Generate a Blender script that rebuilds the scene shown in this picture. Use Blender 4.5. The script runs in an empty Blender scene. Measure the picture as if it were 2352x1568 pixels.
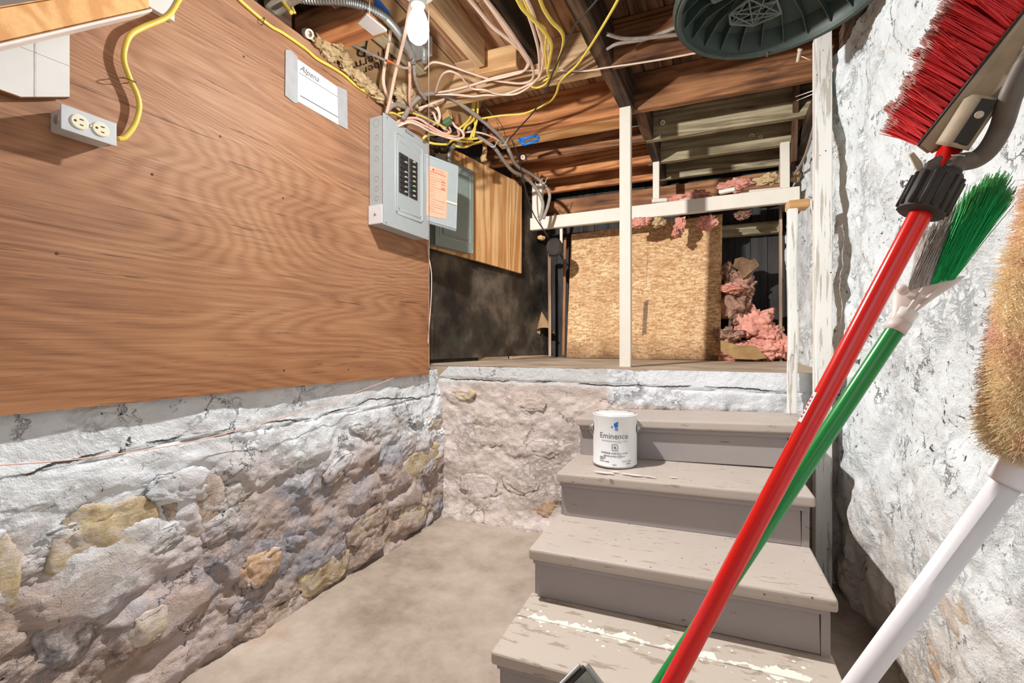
import bpy, bmesh, math, random
from mathutils import Vector, Matrix, noise as mnoise
random.seed(11)
sc = bpy.context.scene
COL = sc.collection
# ------------------------------------------------------------------ camera
H = 0.94
TH = math.radians(23.94)
CT, ST = math.cos(TH), math.sin(TH)
F = 1045.0
cam = bpy.data.cameras.new('camera'); cam.sensor_width = 36; cam.lens = F / 2352 * 36
cam.clip_start = 0.02
camo = bpy.data.objects.new('camera', cam); COL.objects.link(camo)
camo.location = (0, 0, H); camo.rotation_euler = (math.pi / 2, 0, TH)
sc.camera = camo
# ------------------------------------------------------------------ world, lights, exposure
sc.view_settings.view_transform = 'Standard'; sc.view_settings.look = 'None'
sc.view_settings.exposure = -0.33; sc.view_settings.gamma = 1.0
sc.view_settings.use_curve_mapping = False
w = bpy.data.worlds.new('world'); sc.world = w; w.use_nodes = True
w.node_tree.nodes['Background'].inputs[0].default_value = (0.80, 0.88, 1.0, 1)
w.node_tree.nodes['Background'].inputs[1].default_value = 0.33

def light(name, kind, loc, power, color=(1, 1, 1), size=0.3, target=None, sizey=None, linear=False):
    l = bpy.data.lights.new(name, kind); l.energy = power; l.color = color
    if kind == 'AREA':
        l.size = size
        if sizey: l.shape = 'RECTANGLE'; l.size_y = sizey
    else:
        l.shadow_soft_size = size
    if linear:
        l.use_nodes = True
        nt = l.node_tree; em = nt.nodes['Emission']
        fo = nt.nodes.new('ShaderNodeLightFalloff'); fo.inputs['Strength'].default_value = 1.0
        nt.links.new(fo.outputs['Constant'], em.inputs['Strength'])
    o = bpy.data.objects.new(name, l); COL.objects.link(o); o.location = loc
    if target:
        o.rotation_euler = (Vector(target) - Vector(loc)).to_track_quat('-Z', 'Y').to_euler()
    return o
BULB = Vector((-0.856, 1.195, 1.955))
# light of the bare bulb (placed at its lower tip) and an added, unseen soft fill light behind the viewer
light('bulb_light', 'POINT', BULB + Vector((0, 0, -0.085)), 62, (1.0, 0.985, 0.965), 0.018, linear=True)
light('fill_light', 'AREA', (0.1, -1.6, 1.9), 11, (0.90, 0.95, 1.0), 1.4, target=(-0.3, 1.8, 0.7))

# ------------------------------------------------------------------ helpers
def W(px, py, x=None, y=None, z=None, d=None):
    """point of the place on a plane, from its direction as seen by the camera"""
    a = (px - 1176) / F; b = (784 - py) / F
    dx, dy, dz = a * CT - ST, CT + a * ST, b
    if d is not None: t = d
    elif x is not None: t = x / dx
    elif y is not None: t = y / dy
    else: t = (z - H) / dz
    return Vector((dx * t, dy * t, H + dz * t))

def tag(o, label=None, cat=None, group=None, kind=None):
    if label: o['label'] = label
    if cat: o['category'] = cat
    if group: o['group'] = group
    if kind: o['kind'] = kind
    return o
def thing(name, loc, label, cat, group=None):
    e = bpy.data.objects.new(name, None); COL.objects.link(e); e.location = loc
    e.empty_display_size = 0.05
    return tag(e, label, cat, group)
def absloc(p):
    v = Vector((0, 0, 0))
    while p is not None:
        v += p.location; p = p.parent
    return v
def link(o, parent):
    COL.objects.link(o)
    if parent is not None:
        o.parent = parent
        m = Matrix.Identity(4)
        q = parent; chain = []
        while q is not None: chain.append(q); q = q.parent
        for q in reversed(chain): m = m @ q.matrix_parent_inverse @ Matrix.LocRotScale(q.location, q.rotation_euler, q.scale)
        o.matrix_parent_inverse = m.inverted()
    return o
def mesh(name, vs, fs, mat, parent=None, smooth=False, kind=None, recentre=True):
    vs = [Vector(v) for v in vs]
    c = Vector((0, 0, 0))
    if recentre and vs:
        lo = Vector((min(v[i] for v in vs) for i in range(3))); hi = Vector((max(v[i] for v in vs) for i in range(3)))
        c = (lo + hi) / 2
    me = bpy.data.meshes.new(name)
    me.from_pydata([tuple(v - c) for v in vs], [], fs)
    me.materials.append(mat)
    if smooth: me.polygons.foreach_set('use_smooth', [True] * len(me.polygons))
    me.update()
    o = bpy.data.objects.new(name, me); o.location = c
    link(o, parent)
    if kind: o['kind'] = kind
    return o
def bmobj(name, bm, mat, parent=None, loc=(0, 0, 0), rot=None, smooth=False, kind=None):
    bmesh.ops.recalc_face_normals(bm, faces=bm.faces)
    me = bpy.data.meshes.new(name); bm.to_mesh(me); bm.free(); me.materials.append(mat)
    if smooth: me.polygons.foreach_set('use_smooth', [True] * len(me.polygons))
    o = bpy.data.objects.new(name, me); o.location = loc
    if rot is not None: o.rotation_euler = rot.to_euler()
    link(o, parent)
    if kind: o['kind'] = kind
    return o
def board(name, p0, p1, wd, ht, mat, parent=None, up=(0, 0, 1), bev=0.0025, seg=1, jit=0, kind=None):
    """timber from p0 to p1 (centre line), grain along local X"""
    p0, p1 = Vector(p0), Vector(p1); ax = (p1 - p0); L = ax.length; ax.normalize()
    up = Vector(up); sd = up.cross(ax).normalized(); up = ax.cross(sd).normalized()
    R = Matrix((ax, sd, up)).transposed()
    bm = bmesh.new(); bmesh.ops.create_cube(bm, size=1)
    for v in bm.verts: v.co = Vector((v.co.x * L, v.co.y * wd, v.co.z * ht))
    if bev: bmesh.ops.bevel(bm, geom=bm.edges[:], offset=min(bev, wd * .3, ht * .3), segments=seg, affect='EDGES', profile=.6)
    if jit:
        n = max(2, int(L / 0.05))
        es = [e for e in bm.edges if abs((e.verts[0].co - e.verts[1].co).normalized().x) > .9 and e.calc_length() > L * .8]
        bmesh.ops.subdivide_edges(bm, edges=es, cuts=n, use_grid_fill=True)
        o3 = Vector((random.random() * 9, random.random() * 9, 0))
        for v in bm.verts:
            q = v.co * 6 + o3
            v.co += Vector((0, mnoise.noise(q) * jit, mnoise.noise(q + Vector((5, 5, 5))) * jit))
    return bmobj(name, bm, mat, parent, (p0 + p1) / 2, R, kind=kind)
def box(name, lo, hi, mat, parent=None, bev=0.0025, seg=1, **k):
    lo, hi = Vector(lo), Vector(hi); s = hi - lo; c = (lo + hi) / 2
    ax = max(range(3), key=lambda i: s[i])
    d = Vector((0, 0, 0)); d[ax] = s[ax] / 2
    if ax == 2: return board(name, c - d, c + d, s[1], s[0], mat, parent, up=(1, 0, 0), bev=bev, seg=seg, **k)
    if ax == 1: return board(name, c - d, c + d, s[0], s[2], mat, parent, up=(0, 0, 1), bev=bev, seg=seg, **k)
    return board(name, c - d, c + d, s[1], s[2], mat, parent, up=(0, 0, 1), bev=bev, seg=seg, **k)
def hexa(name, a, b, mat, parent=None, bev=0.0, seg=1, smooth=False):
    """prism between two polygons a (front) and b (back) with the same number of points"""
    bm = bmesh.new(); n = len(a)
    va = [bm.verts.new(p) for p in a]; vb = [bm.verts.new(p) for p in b]
    bm.faces.new(va); bm.faces.new(vb[::-1])
    for i in range(n): bm.faces.new((va[i], vb[i], vb[(i + 1) % n], va[(i + 1) % n]))
    if bev: bmesh.ops.bevel(bm, geom=bm.edges[:], offset=bev, segments=seg, affect='EDGES')
    c = sum((v.co for v in bm.verts), Vector()) / len(bm.verts)
    for v in bm.verts: v.co -= c
    return bmobj(name, bm, mat, parent, c, smooth=smooth)
def slab(name, pts, off, mat, parent=None, bev=0.0):
    off = Vector(off); return hexa(name, [Vector(p) for p in pts], [Vector(p) + off for p in pts], mat, parent, bev)
def spline(pts, n=6):
    pts = [Vector(p) for p in pts]
    if len(pts) < 3: return pts
    P = [pts[0] * 2 - pts[1]] + pts + [pts[-1] * 2 - pts[-2]]
    out = []
    for i in range(1, len(P) - 2):
        for k in range(n):
            t = k / n; a, b, c, d = P[i - 1], P[i], P[i + 1], P[i + 2]
            out.append(0.5 * ((2 * b) + (c - a) * t + (2 * a - 5 * b + 4 * c - d) * t * t + (3 * b - a - 3 * c + d) * t ** 3))
    out.append(pts[-1]); return out
def sweep(pts, rad, sides=8, flat=1.0, cap=True):
    """verts and faces of a tube; rad number or function of 0..1; flat squashes it"""
    vs, fs = [], []; n = len(pts); prev = None
    for i, p in enumerate(pts):
        t = (pts[min(i + 1, n - 1)] - pts[max(i - 1, 0)]).normalized()
        if prev is None: s = t.orthogonal().normalized()
        else: s = (prev - t * prev.dot(t)).normalized()
        prev = s; u = t.cross(s); r = rad(i / (n - 1)) if callable(rad) else rad
        for k in range(sides):
            a = 2 * math.pi * k / sides
            vs.append(p + s * math.cos(a) * r + u * math.sin(a) * r * flat)
    for i in range(n - 1):
        for k in range(sides):
            a = i * sides + k; b = i * sides + (k + 1) % sides
            fs.append((a, b, b + sides, a + sides))
    if cap: fs.append(tuple(range(sides))[::-1]); fs.append(tuple(range((n - 1) * sides, n * sides)))
    return vs, fs
def tube(name, pts, rad, mat, parent=None, sides=8, sm=True, n=6, flat=1.0, kind=None):
    P = spline(pts, n) if sm else [Vector(p) for p in pts]
    vs, fs = sweep(P, rad, sides, flat)
    return mesh(name, vs, fs, mat, parent, smooth=True, kind=kind)
def lathe(name, prof, mat, parent=None, base=(0, 0, 0), axis=(0, 0, 1), seg=32, smooth=True, cap=True):
    """profile [(r, h)] turned about axis"""
    ax = Vector(axis).normalized(); s = ax.orthogonal().normalized(); u = ax.cross(s); base = Vector(base)
    vs, fs = [], []
    for r, h in prof:
        for k in range(seg):
            a = 2 * math.pi * k / seg
            vs.append(base + ax * h + s * math.cos(a) * r + u * math.sin(a) * r)
    for i in range(len(prof) - 1):
        for k in range(seg):
            a = i * seg + k; b = i * seg + (k + 1) % seg
            fs.append((a, b, b + seg, a + seg))
    if cap and prof[0][0] > 1e-5: fs.append(tuple(range(seg))[::-1])
    if cap and prof[-1][0] > 1e-5: fs.append(tuple(range((len(prof) - 1) * seg, len(prof) * seg)))
    o = mesh(name, vs, fs, mat, parent, smooth=smooth)
    if smooth:
        try:
            o.data.set_sharp_from_angle(angle=math.radians(40))
        except Exception: pass
    return o
def text(name, s, size, origin, right, up, mat, parent=None, align='LEFT', wrap=None, ext=0.0004, shear=0):
    c = bpy.data.curves.new(name, 'FONT'); c.body = s; c.size = size; c.align_x = align; c.extrude = ext; c.shear = shear
    c.resolution_u = 3
    t = bpy.data.objects.new('tmp', c); COL.objects.link(t)
    bpy.context.view_layer.update()
    me = bpy.data.meshes.new_from_object(t.evaluated_get(bpy.context.evaluated_depsgraph_get()))
    bpy.data.objects.remove(t)
    right = Vector(right).normalized(); up = Vector(up).normalized(); nn = right.cross(up)
    vs = []
    for v in me.vertices:
        if wrap: vs.append(wrap(v.co.x, v.co.y, v.co.z))
        else: vs.append(Vector(origin) + right * v.co.x + up * v.co.y + nn * v.co.z)
    fs = [tuple(p.vertices) for p in me.polygons]
    bpy.data.meshes.remove(me)
    return mesh(name, vs, fs, mat, parent)

# ------------------------------------------------------------------ materials
class NT:
    def __init__(s, name):
        s.m = bpy.data.materials.new(name); s.m.use_nodes = True; s.t = s.m.node_tree
        s.b = s.t.nodes['Principled BSDF']; s.b.inputs['Roughness'].default_value = .7
        s.b.inputs['Specular IOR Level'].default_value = .3
    def n(s, typ, **k):
        nd = s.t.nodes.new('ShaderNode' + typ)
        for a, v in k.items(): setattr(nd, a, v)
        return nd
    def l(s, a, b): s.t.links.new(a, b)
    def pos(s, scale=(1, 1, 1), obj=False, rot=(0, 0, 0), rand=False):
        g = s.n('TexCoord').outputs['Object'] if obj else s.n('NewGeometry').outputs['Position']
        mp = s.n('Mapping'); mp.inputs['Scale'].default_value = scale; mp.inputs['Rotation'].default_value = rot
        if rand:
            oi = s.n('ObjectInfo'); cx = s.n('VectorMath', operation='SCALE'); cx.inputs[3].default_value = 37.0
            cb = s.n('CombineXYZ'); 
            for i in range(3): s.l(oi.outputs['Random'], cb.inputs[i])
            s.l(cb.outputs[0], cx.inputs[0]); ad = s.n('VectorMath', operation='ADD')
            s.l(g, ad.inputs[0]); s.l(cx.outputs[0], ad.inputs[1]); g = ad.outputs[0]
        s.l(g, mp.inputs['Vector']); return mp.outputs[0]
    def noise(s, vec, scale=5, detail=4, rough=.55, dist=0, lac=2.0):
        nd = s.n('TexNoise'); nd.inputs['Scale'].default_value = scale; nd.inputs['Detail'].default_value = detail
        nd.inputs['Roughness'].default_value = rough; nd.inputs['Distortion'].default_value = dist
        s.l(vec, nd.inputs['Vector']); return nd.outputs['Fac']
    def voro(s, vec, scale=5, feature='F1', out='Distance', rnd=1):
        nd = s.n('TexVoronoi', feature=feature); nd.inputs['Scale'].default_value = scale
        nd.inputs['Randomness'].default_value = rnd
        s.l(vec, nd.inputs['Vector']); return nd.outputs[out]
    def ramp(s, fac, stops, interp='LINEAR'):
        nd = s.n('ValToRGB'); r = nd.color_ramp; r.interpolation = interp
        while len(r.elements) < len(stops): r.elements.new(.5)
        for e, (p, c) in zip(r.elements, stops):
            e.position = p; e.color = (c, c, c, 1) if isinstance(c, (int, float)) else tuple(c) + (1,)
        s.l(fac, nd.inputs[0]); return nd.outputs[0]
    def mix(s, fac, a, b, mode='MIX'):
        nd = s.n('MixRGB', blend_type=mode)
        for i, v in ((0, fac), (1, a), (2, b)):
            if isinstance(v, (int, float)): nd.inputs[i].default_value = v if i == 0 else (v, v, v, 1)
            elif isinstance(v, tuple): nd.inputs[i].default_value = v + (1,)
            else: s.l(v, nd.inputs[i])
        return nd.outputs[0]
    def math(s, op, a, b=None, c=None, clamp=False):
        nd = s.n('Math', operation=op, use_clamp=clamp)
        for i, v in enumerate((a, b, c)):
            if v is None: continue
            if isinstance(v, (int, float)): nd.inputs[i].default_value = v
            else: s.l(v, nd.inputs[i])
        return nd.outputs[0]
    def bump(s, h, strength=.5, dist=.01, prev=None):
        nd = s.n('Bump'); nd.inputs['Strength'].default_value = strength; nd.inputs['Distance'].default_value = dist
        s.l(h, nd.inputs['Height'])
        if prev is not None: s.l(prev, nd.inputs['Normal'])
        s.l(nd.outputs[0], s.b.inputs['Normal']); return nd.outputs[0]
    def col(s, c):
        if isinstance(c, tuple): s.b.inputs['Base Color'].default_value = c + (1,)
        else: s.l(c, s.b.inputs['Base Color'])
    def set(s, **k):
        for a, v in k.items(): s.b.inputs[a.replace('_', ' ')].default_value = v
        return s
def srgb(r, g, b):
    f = lambda c: (c / 255 / 12.92) if c / 255 <= .04045 else ((c / 255 + .055) / 1.055) ** 2.4
    return (f(r), f(g), f(b))

def plain(name, c, rough=.6, metal=0, spec=.4, var=.12, bump=0, sc_=30, **k):
    m = NT(name); v = m.pos(obj=True, rand=True)
    n = m.noise(v, sc_, 5)
    lo = tuple(x * (1 - var) for x in c); hi = tuple(min(1, x * (1 + var)) for x in c)
    m.col(m.ramp(n, [(.3, lo), (.7, hi)]))
    m.set(Roughness=rough, Metallic=metal); m.b.inputs['Specular IOR Level'].default_value = spec
    for a, vv in k.items(): m.b.inputs[a.replace('_', ' ')].default_value = vv
    if bump: m.bump(n, bump, .003)
    return m.m
def timber(name, dark, light_, ring=14, streak=1.0, rough=.75, dirt=None, dirtamt=0, bump=.35, band=40, knots=True):
    """sawn wood, grain along local X"""
    m = NT(name)
    v = m.pos((1, 1, 1), obj=True, rand=True)
    vs_ = m.pos((.7, 9, 9), obj=True, rand=True)
    n1 = m.noise(vs_, 1.1, 2, .4, .3)
    bands = m.math('SINE', m.math('MULTIPLY', n1, band))
    bands = m.math('MULTIPLY_ADD', bands, .5, .5)
    fine = m.noise(m.pos((3, 160, 160), obj=True, rand=True), 1, 6, .65)
    big = m.noise(v, 5, 3)
    f = m.math('ADD', m.math('MULTIPLY', bands, .38), m.math('MULTIPLY', fine, .75 * streak))
    f = m.math('ADD', f, m.math('MULTIPLY_ADD', big, .5, -.3))
    c = m.ramp(f, [(.25, dark), (.85, light_)])
    if dirt:
        dn = m.noise(m.pos((2, 9, 9), obj=True, rand=True), 1.6, 6, .6)
        c = m.mix(m.ramp(dn, [(.5 - dirtamt, 0.0), (.72 - dirtamt * .6, 1.0)]), c, dirt)
    m.col(c); m.set(Roughness=rough)
    m.bump(f, bump, .002)
    return m.m
def painted(name, paint, under, amt=.5, rough=.55, stretch=(2, 14, 14), bump=.3, speck=None):
    """chipped paint over wood, chips run along local X"""
    m = NT(name)
    n = m.noise(m.pos(stretch, obj=True, rand=True), 3, 9, .65)
    n2 = m.noise(m.pos((1, 1, 1), obj=True, rand=True), 6, 5)
    mk = m.ramp(n, [(amt, 0.0), (amt + .03, 1.0)])
    pc = m.mix(n2, tuple(x * .86 for x in paint), tuple(min(1, x * 1.08) for x in paint))
    c = m.mix(mk, pc, under)
    if speck:
        sp = m.voro(m.pos((1, 1, 1), obj=True, rand=True), 26)
        c = m.mix(m.ramp(sp, [(.05, 1.0), (.09, 0.0)]), c, speck)
    m.col(c); m.set(Roughness=rough)
    m.bump(m.mix(mk, n2, 0.0), bump, .002)
    return m.m

def wallmat(name, white, low, tan, zmid, zwid, pits=.62, crack=True, bumpk=1.0, grey=None, fresh=False, wob=1.0, cz=None):
    """whitewash over rubble and plaster: paint above, bare worn plaster further down"""
    m = NT(name); v = m.pos()
    big = m.noise(v, 2.2, 4, .6); mid = m.noise(v, 9, 8, .62, .3); fine = m.noise(v, 55, 6, .7)
    micro = m.noise(v, 260, 3, .6)
    sx = m.n('SeparateXYZ'); m.l(v, sx.inputs[0])
    hz = m.math('ADD', sx.outputs[2], m.math('MULTIPLY_ADD', big, .75 * wob, -.375 * wob))
    hz = m.math('ADD', hz, m.math('MULTIPLY_ADD', mid, .22 * wob, -.11 * wob))
    lowm = m.ramp(m.math('MULTIPLY_ADD', hz, 1 / zwid, -(zmid - zwid / 2) / zwid, clamp=True), [(0, 1.0), (1, 0.0)])
    wc = m.mix(m.ramp(mid, [(.3, 0.0), (.7, 1.0)]), tuple(x * .84 for x in white), white)
    n3 = m.noise(m.pos((1, 1, 1.8)), 4.3, 7, .7)
    lc = m.mix(m.ramp(n3, [(.38, 0.0), (.62, 1.0)]), low, tan)
    if grey: lc = m.mix(m.ramp(m.noise(m.pos((1.3, 1, 1.4)), 3.1, 8, .72), [(.5, 0.0), (.62, .9)]), lc, grey)
    c = m.mix(lowm, wc, lc)
    if fresh:   # newer white paint on the right half of the coping
        fx = m.math('MULTIPLY_ADD', m.math('ADD', sx.outputs[0], m.math('MULTIPLY_ADD', fine, .03, -.015)), 30, 14.0, clamp=True)
        fz = m.math('MULTIPLY_ADD', m.math('ADD', sx.outputs[2], m.math('MULTIPLY_ADD', fine, .02, -.01)), 40, -25.6, clamp=True)
        c = m.mix(m.math('MULTIPLY', fx, fz), c, srgb(232, 236, 240))
    patch = m.noise(m.pos((1, 1, 1.3)), 6.5, 9, .75)
    c = m.mix(m.ramp(patch, [(.62, 0.0), (.69, .5)]), c, tan)
    pt = m.ramp(m.noise(m.pos((1, 1, 1)), 34, 5, .75, .6), [(pits, 0.0), (pits + .05, 1.0)])
    reg = m.ramp(m.noise(v, 3.6, 3), [(.42, 0.0), (.58, 1.0)])
    pt = m.math('MULTIPLY', pt, reg)
    c = m.mix(pt, c, (.035, .032, .03))
    h = m.math('ADD', m.math('MULTIPLY', mid, 1.0), m.math('MULTIPLY', fine, .35))
    h = m.math('ADD', h, m.math('MULTIPLY', micro, .09))
    rd = m.math('ABSOLUTE', m.math('SUBTRACT', m.noise(m.pos((1, .8, 1.4)), 17, 7, .7, .5), .5))
    rg = m.ramp(m.noise(v, 4.5, 5, .6), [(.50, 0.0), (.64, 1.0)])
    rl = m.math('MULTIPLY_ADD', lowm, .35, rg, clamp=True)
    h = m.math('SUBTRACT', h, m.math('MULTIPLY', m.math('MULTIPLY', m.math('SUBTRACT', .05, m.math('MINIMUM', rd, .05)), 3.2), rl))
    crv = m.math('MULTIPLY', m.ramp(rd, [(.0, .75), (.009, 0.0)]), rg)
    c = m.mix(crv, c, srgb(96, 86, 80))
    if crack:
        dv = m.n('TexNoise'); dv.inputs['Scale'].default_value = 5; dv.inputs['Detail'].default_value = 8; dv.inputs['Roughness'].default_value = .7
        m.l(v, dv.inputs['Vector'])
        w_ = m.mix(.30, v, dv.outputs['Color'], 'ADD')
        e = m.voro(w_, 3.4, 'DISTANCE_TO_EDGE')
        br = m.ramp(m.noise(v, 6, 4), [(.52, 0.0), (.62, 1.0)])
        ck = m.math('MULTIPLY', m.ramp(e, [(.002, .8), (.011, 0.0)]), br)
        c = m.mix(ck, c, (.10, .085, .075))
        h = m.math('SUBTRACT', h, m.math('MULTIPLY', ck, .5))
    h = m.math('SUBTRACT', h, m.math('MULTIPLY', pt, .25))
    if cz:
        l1 = m.noise(m.pos((1, 1, 0)), 2.6, 2, .5); l2 = m.noise(m.pos((1, 1, .2)), 24, 5, .65)
        q = m.math('ADD', sx.outputs[2], m.math('MULTIPLY_ADD', l1, cz[1], -cz[0] - cz[1] / 2))
        q = m.math('ABSOLUTE', m.math('ADD', q, m.math('MULTIPLY_ADD', l2, .022, -.011)))
        on = m.ramp(m.noise(m.pos((1, 1, .3)), 6.5, 3), [(.40, 0.0), (.52, 1.0)])
        cm = m.math('MULTIPLY', m.ramp(m.math('MULTIPLY', q, 100), [(.12, .95), (.38, 0.0)]), on)
        c = m.mix(cm, c, srgb(58, 50, 46)); h = m.math('SUBTRACT', h, m.math('MULTIPLY', cm, .6))
    m.col(c); m.set(Roughness=.85); m.bump(h, .8 * bumpk, .022)
    return m.m

M = {}
M['white_wall'] = wallmat('whitewashed_stone', srgb(236, 240, 243), srgb(196, 180, 178), srgb(172, 150, 132), .49, .30, grey=srgb(150, 150, 158), cz=(.66, .16))
M['front_wall'] = wallmat('pinkish_plaster', srgb(216, 217, 217), srgb(224, 210, 204), srgb(202, 186, 174), .715, .05, pits=.66, fresh=True, wob=.22, cz=(.738, .04))
M['right_wall'] = wallmat('right_whitewash', srgb(233, 239, 241), srgb(226, 220, 214), srgb(206, 188, 168), .34, .5, pits=.60, crack=True, bumpk=1.1)

def plywood(name, c0, c1, c2, axis, rot_low=None, nb=250, st=(1, .42, 2.6), wt=.11):
    """rotary-cut veneer: contour rings drawn out along the sheet"""
    m = NT(name)
    n = m.noise(m.pos(st), 1.15, 2, .35, .15)
    s1 = m.math('MULTIPLY_ADD', m.math('SINE', m.math('MULTIPLY', n, nb)), .5, .5)
    fs_ = (1, 5, 230) if axis == 'y' else (1, 230, 5)
    fine = m.noise(m.pos(fs_), 1, 7, .7)
    fs2 = (1, 3, 60) if axis == 'y' else (1, 60, 3)
    fine2 = m.noise(m.pos(fs2), 1, 5, .65)
    big = m.noise(m.pos((1, 1, 1.6)), 1.7, 3, .5)
    s1 = m.ramp(s1, [(0, 0.0), (.45, .55), (1, 1.0)])
    f = m.math('ADD', m.math("MULTIPLY", s1, wt), m.math('MULTIPLY', fine, .62))
    f = m.math('ADD', f, m.math('MULTIPLY', fine2, .34))
    f = m.math('ADD', f, m.math('MULTIPLY_ADD', big, .4, -.26))
    c = m.ramp(f, [(.18, c0), (.5, c1), (.82, c2)])
    ck = m.ramp(m.noise(m.pos(fs_), .5, 4, .8), [(.625, 0.0), (.66, 1.0)])
    c = m.mix(m.math('MULTIPLY', ck, .75), c, tuple(x * .35 for x in c0))
    if axis == 'y':   # the sheet is redder and damper-stained low down, greyer higher up
        sz = m.n('SeparateXYZ'); m.l(m.pos(), sz.inputs[0])
        zz = m.math('ADD', sz.outputs[2], m.math('MULTIPLY_ADD', m.noise(m.pos(), 2.2, 4), .9, -.45))
        c = m.mix(1.0, c, m.ramp(m.math('MULTIPLY_ADD', zz, .9, -.75, clamp=True), [(0, (.92, .80, .66)), (.4, (1.0, .96, .90)), (1, (1.0, 1.0, 1.02))]), 'MULTIPLY')
    kn = m.voro(m.pos((1, 1, 2.2)), 1.5)
    c = m.mix(m.ramp(kn, [(.03, .6), (.075, 0.0)]), c, tuple(x * .7 for x in c0))
    m.col(c); m.set(Roughness=.6)
    m.bump(m.math('SUBTRACT', f, ck), .35, .0015)
    return m.m
M['ply_big'] = plywood('weathered_plywood', srgb(112, 78, 58), srgb(168, 124, 94), srgb(202, 164, 130), 'y')
M['ply_light'] = plywood('new_plywood', srgb(150, 96, 52), srgb(206, 150, 94), srgb(238, 196, 142), 'z', nb=60, st=(1, 4.6, .45), wt=.34)
M['joist_dark'] = timber('old_dark_joist', srgb(40, 30, 24), srgb(112, 84, 62), dirt=srgb(28, 22, 19), dirtamt=.05)
M['joist_brown'] = timber('brown_joist', srgb(98, 62, 40), srgb(176, 124, 84), dirt=srgb(60, 42, 32), dirtamt=-.02)
M['joist_orange'] = timber('orange_joist', srgb(140, 84, 48), srgb(216, 150, 98), dirt=srgb(92, 58, 38), dirtamt=-.05)
M['joist_grey'] = timber('greenish_grey_joist', srgb(120, 108, 84), srgb(186, 172, 140), dirt=srgb(70, 60, 46), dirtamt=-.03)
M['pine'] = timber('pale_pine', srgb(186, 140, 92), srgb(232, 192, 142), bump=.2)
M['pine_fg'] = timber('orange_pine', srgb(206, 150, 92), srgb(238, 192, 130), bump=.15, band=22, streak=.8)
M['stud_clean'] = timber('new_stud', srgb(178, 142, 104), srgb(222, 190, 150), bump=.2)
M['subfloor'] = timber('subfloor_board', srgb(140, 100, 72), srgb(204, 160, 122), dirt=srgb(96, 66, 48), dirtamt=-.04)
M['subfloor_dark'] = timber('dark_subfloor_board', srgb(70, 48, 34), srgb(140, 104, 76), dirt=srgb(40, 28, 22), dirtamt=0)
M['white_timber'] = painted('white_painted_timber', srgb(224, 217, 204), srgb(120, 100, 84), .70)
M['worn_white'] = painted('worn_white_paint', srgb(232, 230, 224), srgb(190, 184, 172), .56, stretch=(1.5, 26, 26), bump=.8, speck=srgb(70, 60, 50))
M['stair_tread'] = painted('worn_tread_paint', srgb(188, 176, 166), srgb(160, 146, 130), .60, stretch=(5, 24, 24), speck=srgb(110, 98, 86))
M['stair_riser'] = painted('riser_paint', srgb(160, 152, 150), srgb(118, 108, 104), .66, stretch=(3, 16, 16), bump=.2)
M['stair_splash'] = None
M['panel_grey'] = plain('grey_enamel', srgb(176, 184, 186), .42, .0, .5, .03)
M['panel_green'] = plain('green_grey_enamel', srgb(138, 152, 144), .42, 0, .5, .04)
M['panel_dark'] = plain('dark_slot', (.02, .02, .02), .6)
M['breaker'] = plain('black_breaker', (.03, .03, .032), .45, 0, .5)
M['breaker_lever'] = plain('pale_lever', srgb(190, 180, 168), .4)
M['green_tag'] = plain('green_lever', srgb(120, 200, 110), .4)
M['label_paper'] = plain('peach_label', srgb(240, 186, 158), .6, var=.06)
M['label_red'] = plain('red_print', srgb(206, 66, 46), .6)
M['label_ink'] = plain('faded_print', srgb(176, 118, 96), .6)
M['paper'] = plain('white_paper', srgb(222, 223, 225), .6, var=.02)
M['tape'] = plain('grey_duct_tape', srgb(176, 178, 180), .3, 0, .6, .08)
M['ink'] = plain('black_ink', (.03, .03, .03), .6)
M['ink_soft'] = plain('grey_ink', (.20, .20, .21), .6)
M['ink_pale'] = plain('pale_ink', (.55, .55, .56), .6)
M['yellow'] = plain('yellow_sheath', srgb(232, 206, 92), .4, 0, .5, .08)
M['white_cable'] = plain('cream_sheath', srgb(232, 204, 184), .45, 0, .4, .06)
M['pink_cable'] = plain('pinkish_sheath', srgb(232, 180, 162), .45, 0, .4, .05)
M['grey_cable'] = plain('grey_cloth_sheath', srgb(156, 144, 134), .7, 0, .3, .18, bump=.5, sc_=60)
M['black_cable'] = plain('black_sheath', (.03, .028, .026), .5)
M['zinc_white'] = plain('pale_zinc', srgb(196, 200, 202), .45, .15, .5, .08)
M['galv'] = plain('galvanised_steel', srgb(176, 180, 180), .38, .7, .5, .12)
M['steel'] = plain('bright_steel', srgb(200, 200, 196), .25, .9)
M['rust'] = plain('rusty_steel', srgb(110, 80, 60), .7, .4, .4, .3)
M['ivory'] = plain('ivory_plastic', srgb(240, 234, 206), .35, 0, .5, .02)
M['porcelain'] = plain('dusty_porcelain', srgb(206, 190, 172), .4, 0, .5, .12)
M['porcelain_white'] = plain('white_porcelain', srgb(240, 238, 232), .25, 0, .5, .02)
M['lid_green'] = plain('dark_green_plastic', srgb(64, 76, 70), .5, 0, .4, .14)
M['lid_green_out'] = plain('mid_green_plastic', srgb(96, 124, 92), .5, 0, .4, .1)
M['blue'] = plain('blue_plastic', srgb(30, 120, 214), .4)
M['red_pole'] = plain('red_enamel', srgb(222, 26, 22), .22, 0, .6, .03)
M['green_pole'] = plain('green_enamel', srgb(12, 140, 60), .25, 0, .6, .04)
M['white_pole'] = plain('white_plastic', srgb(236, 234, 236), .4, 0, .5, .03)
M['beige'] = plain('dusty_beige_plastic', srgb(176, 160, 134), .6, 0, .3, .14, bump=.2)
M['dark_rubber'] = plain('dusty_black_plastic', srgb(58, 54, 50), .6, 0, .3, .3, sc_=14)
M['dark_metal'] = plain('dusty_dark_bar', srgb(106, 98, 90), .55, .2, .3, .35, sc_=9)
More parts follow.
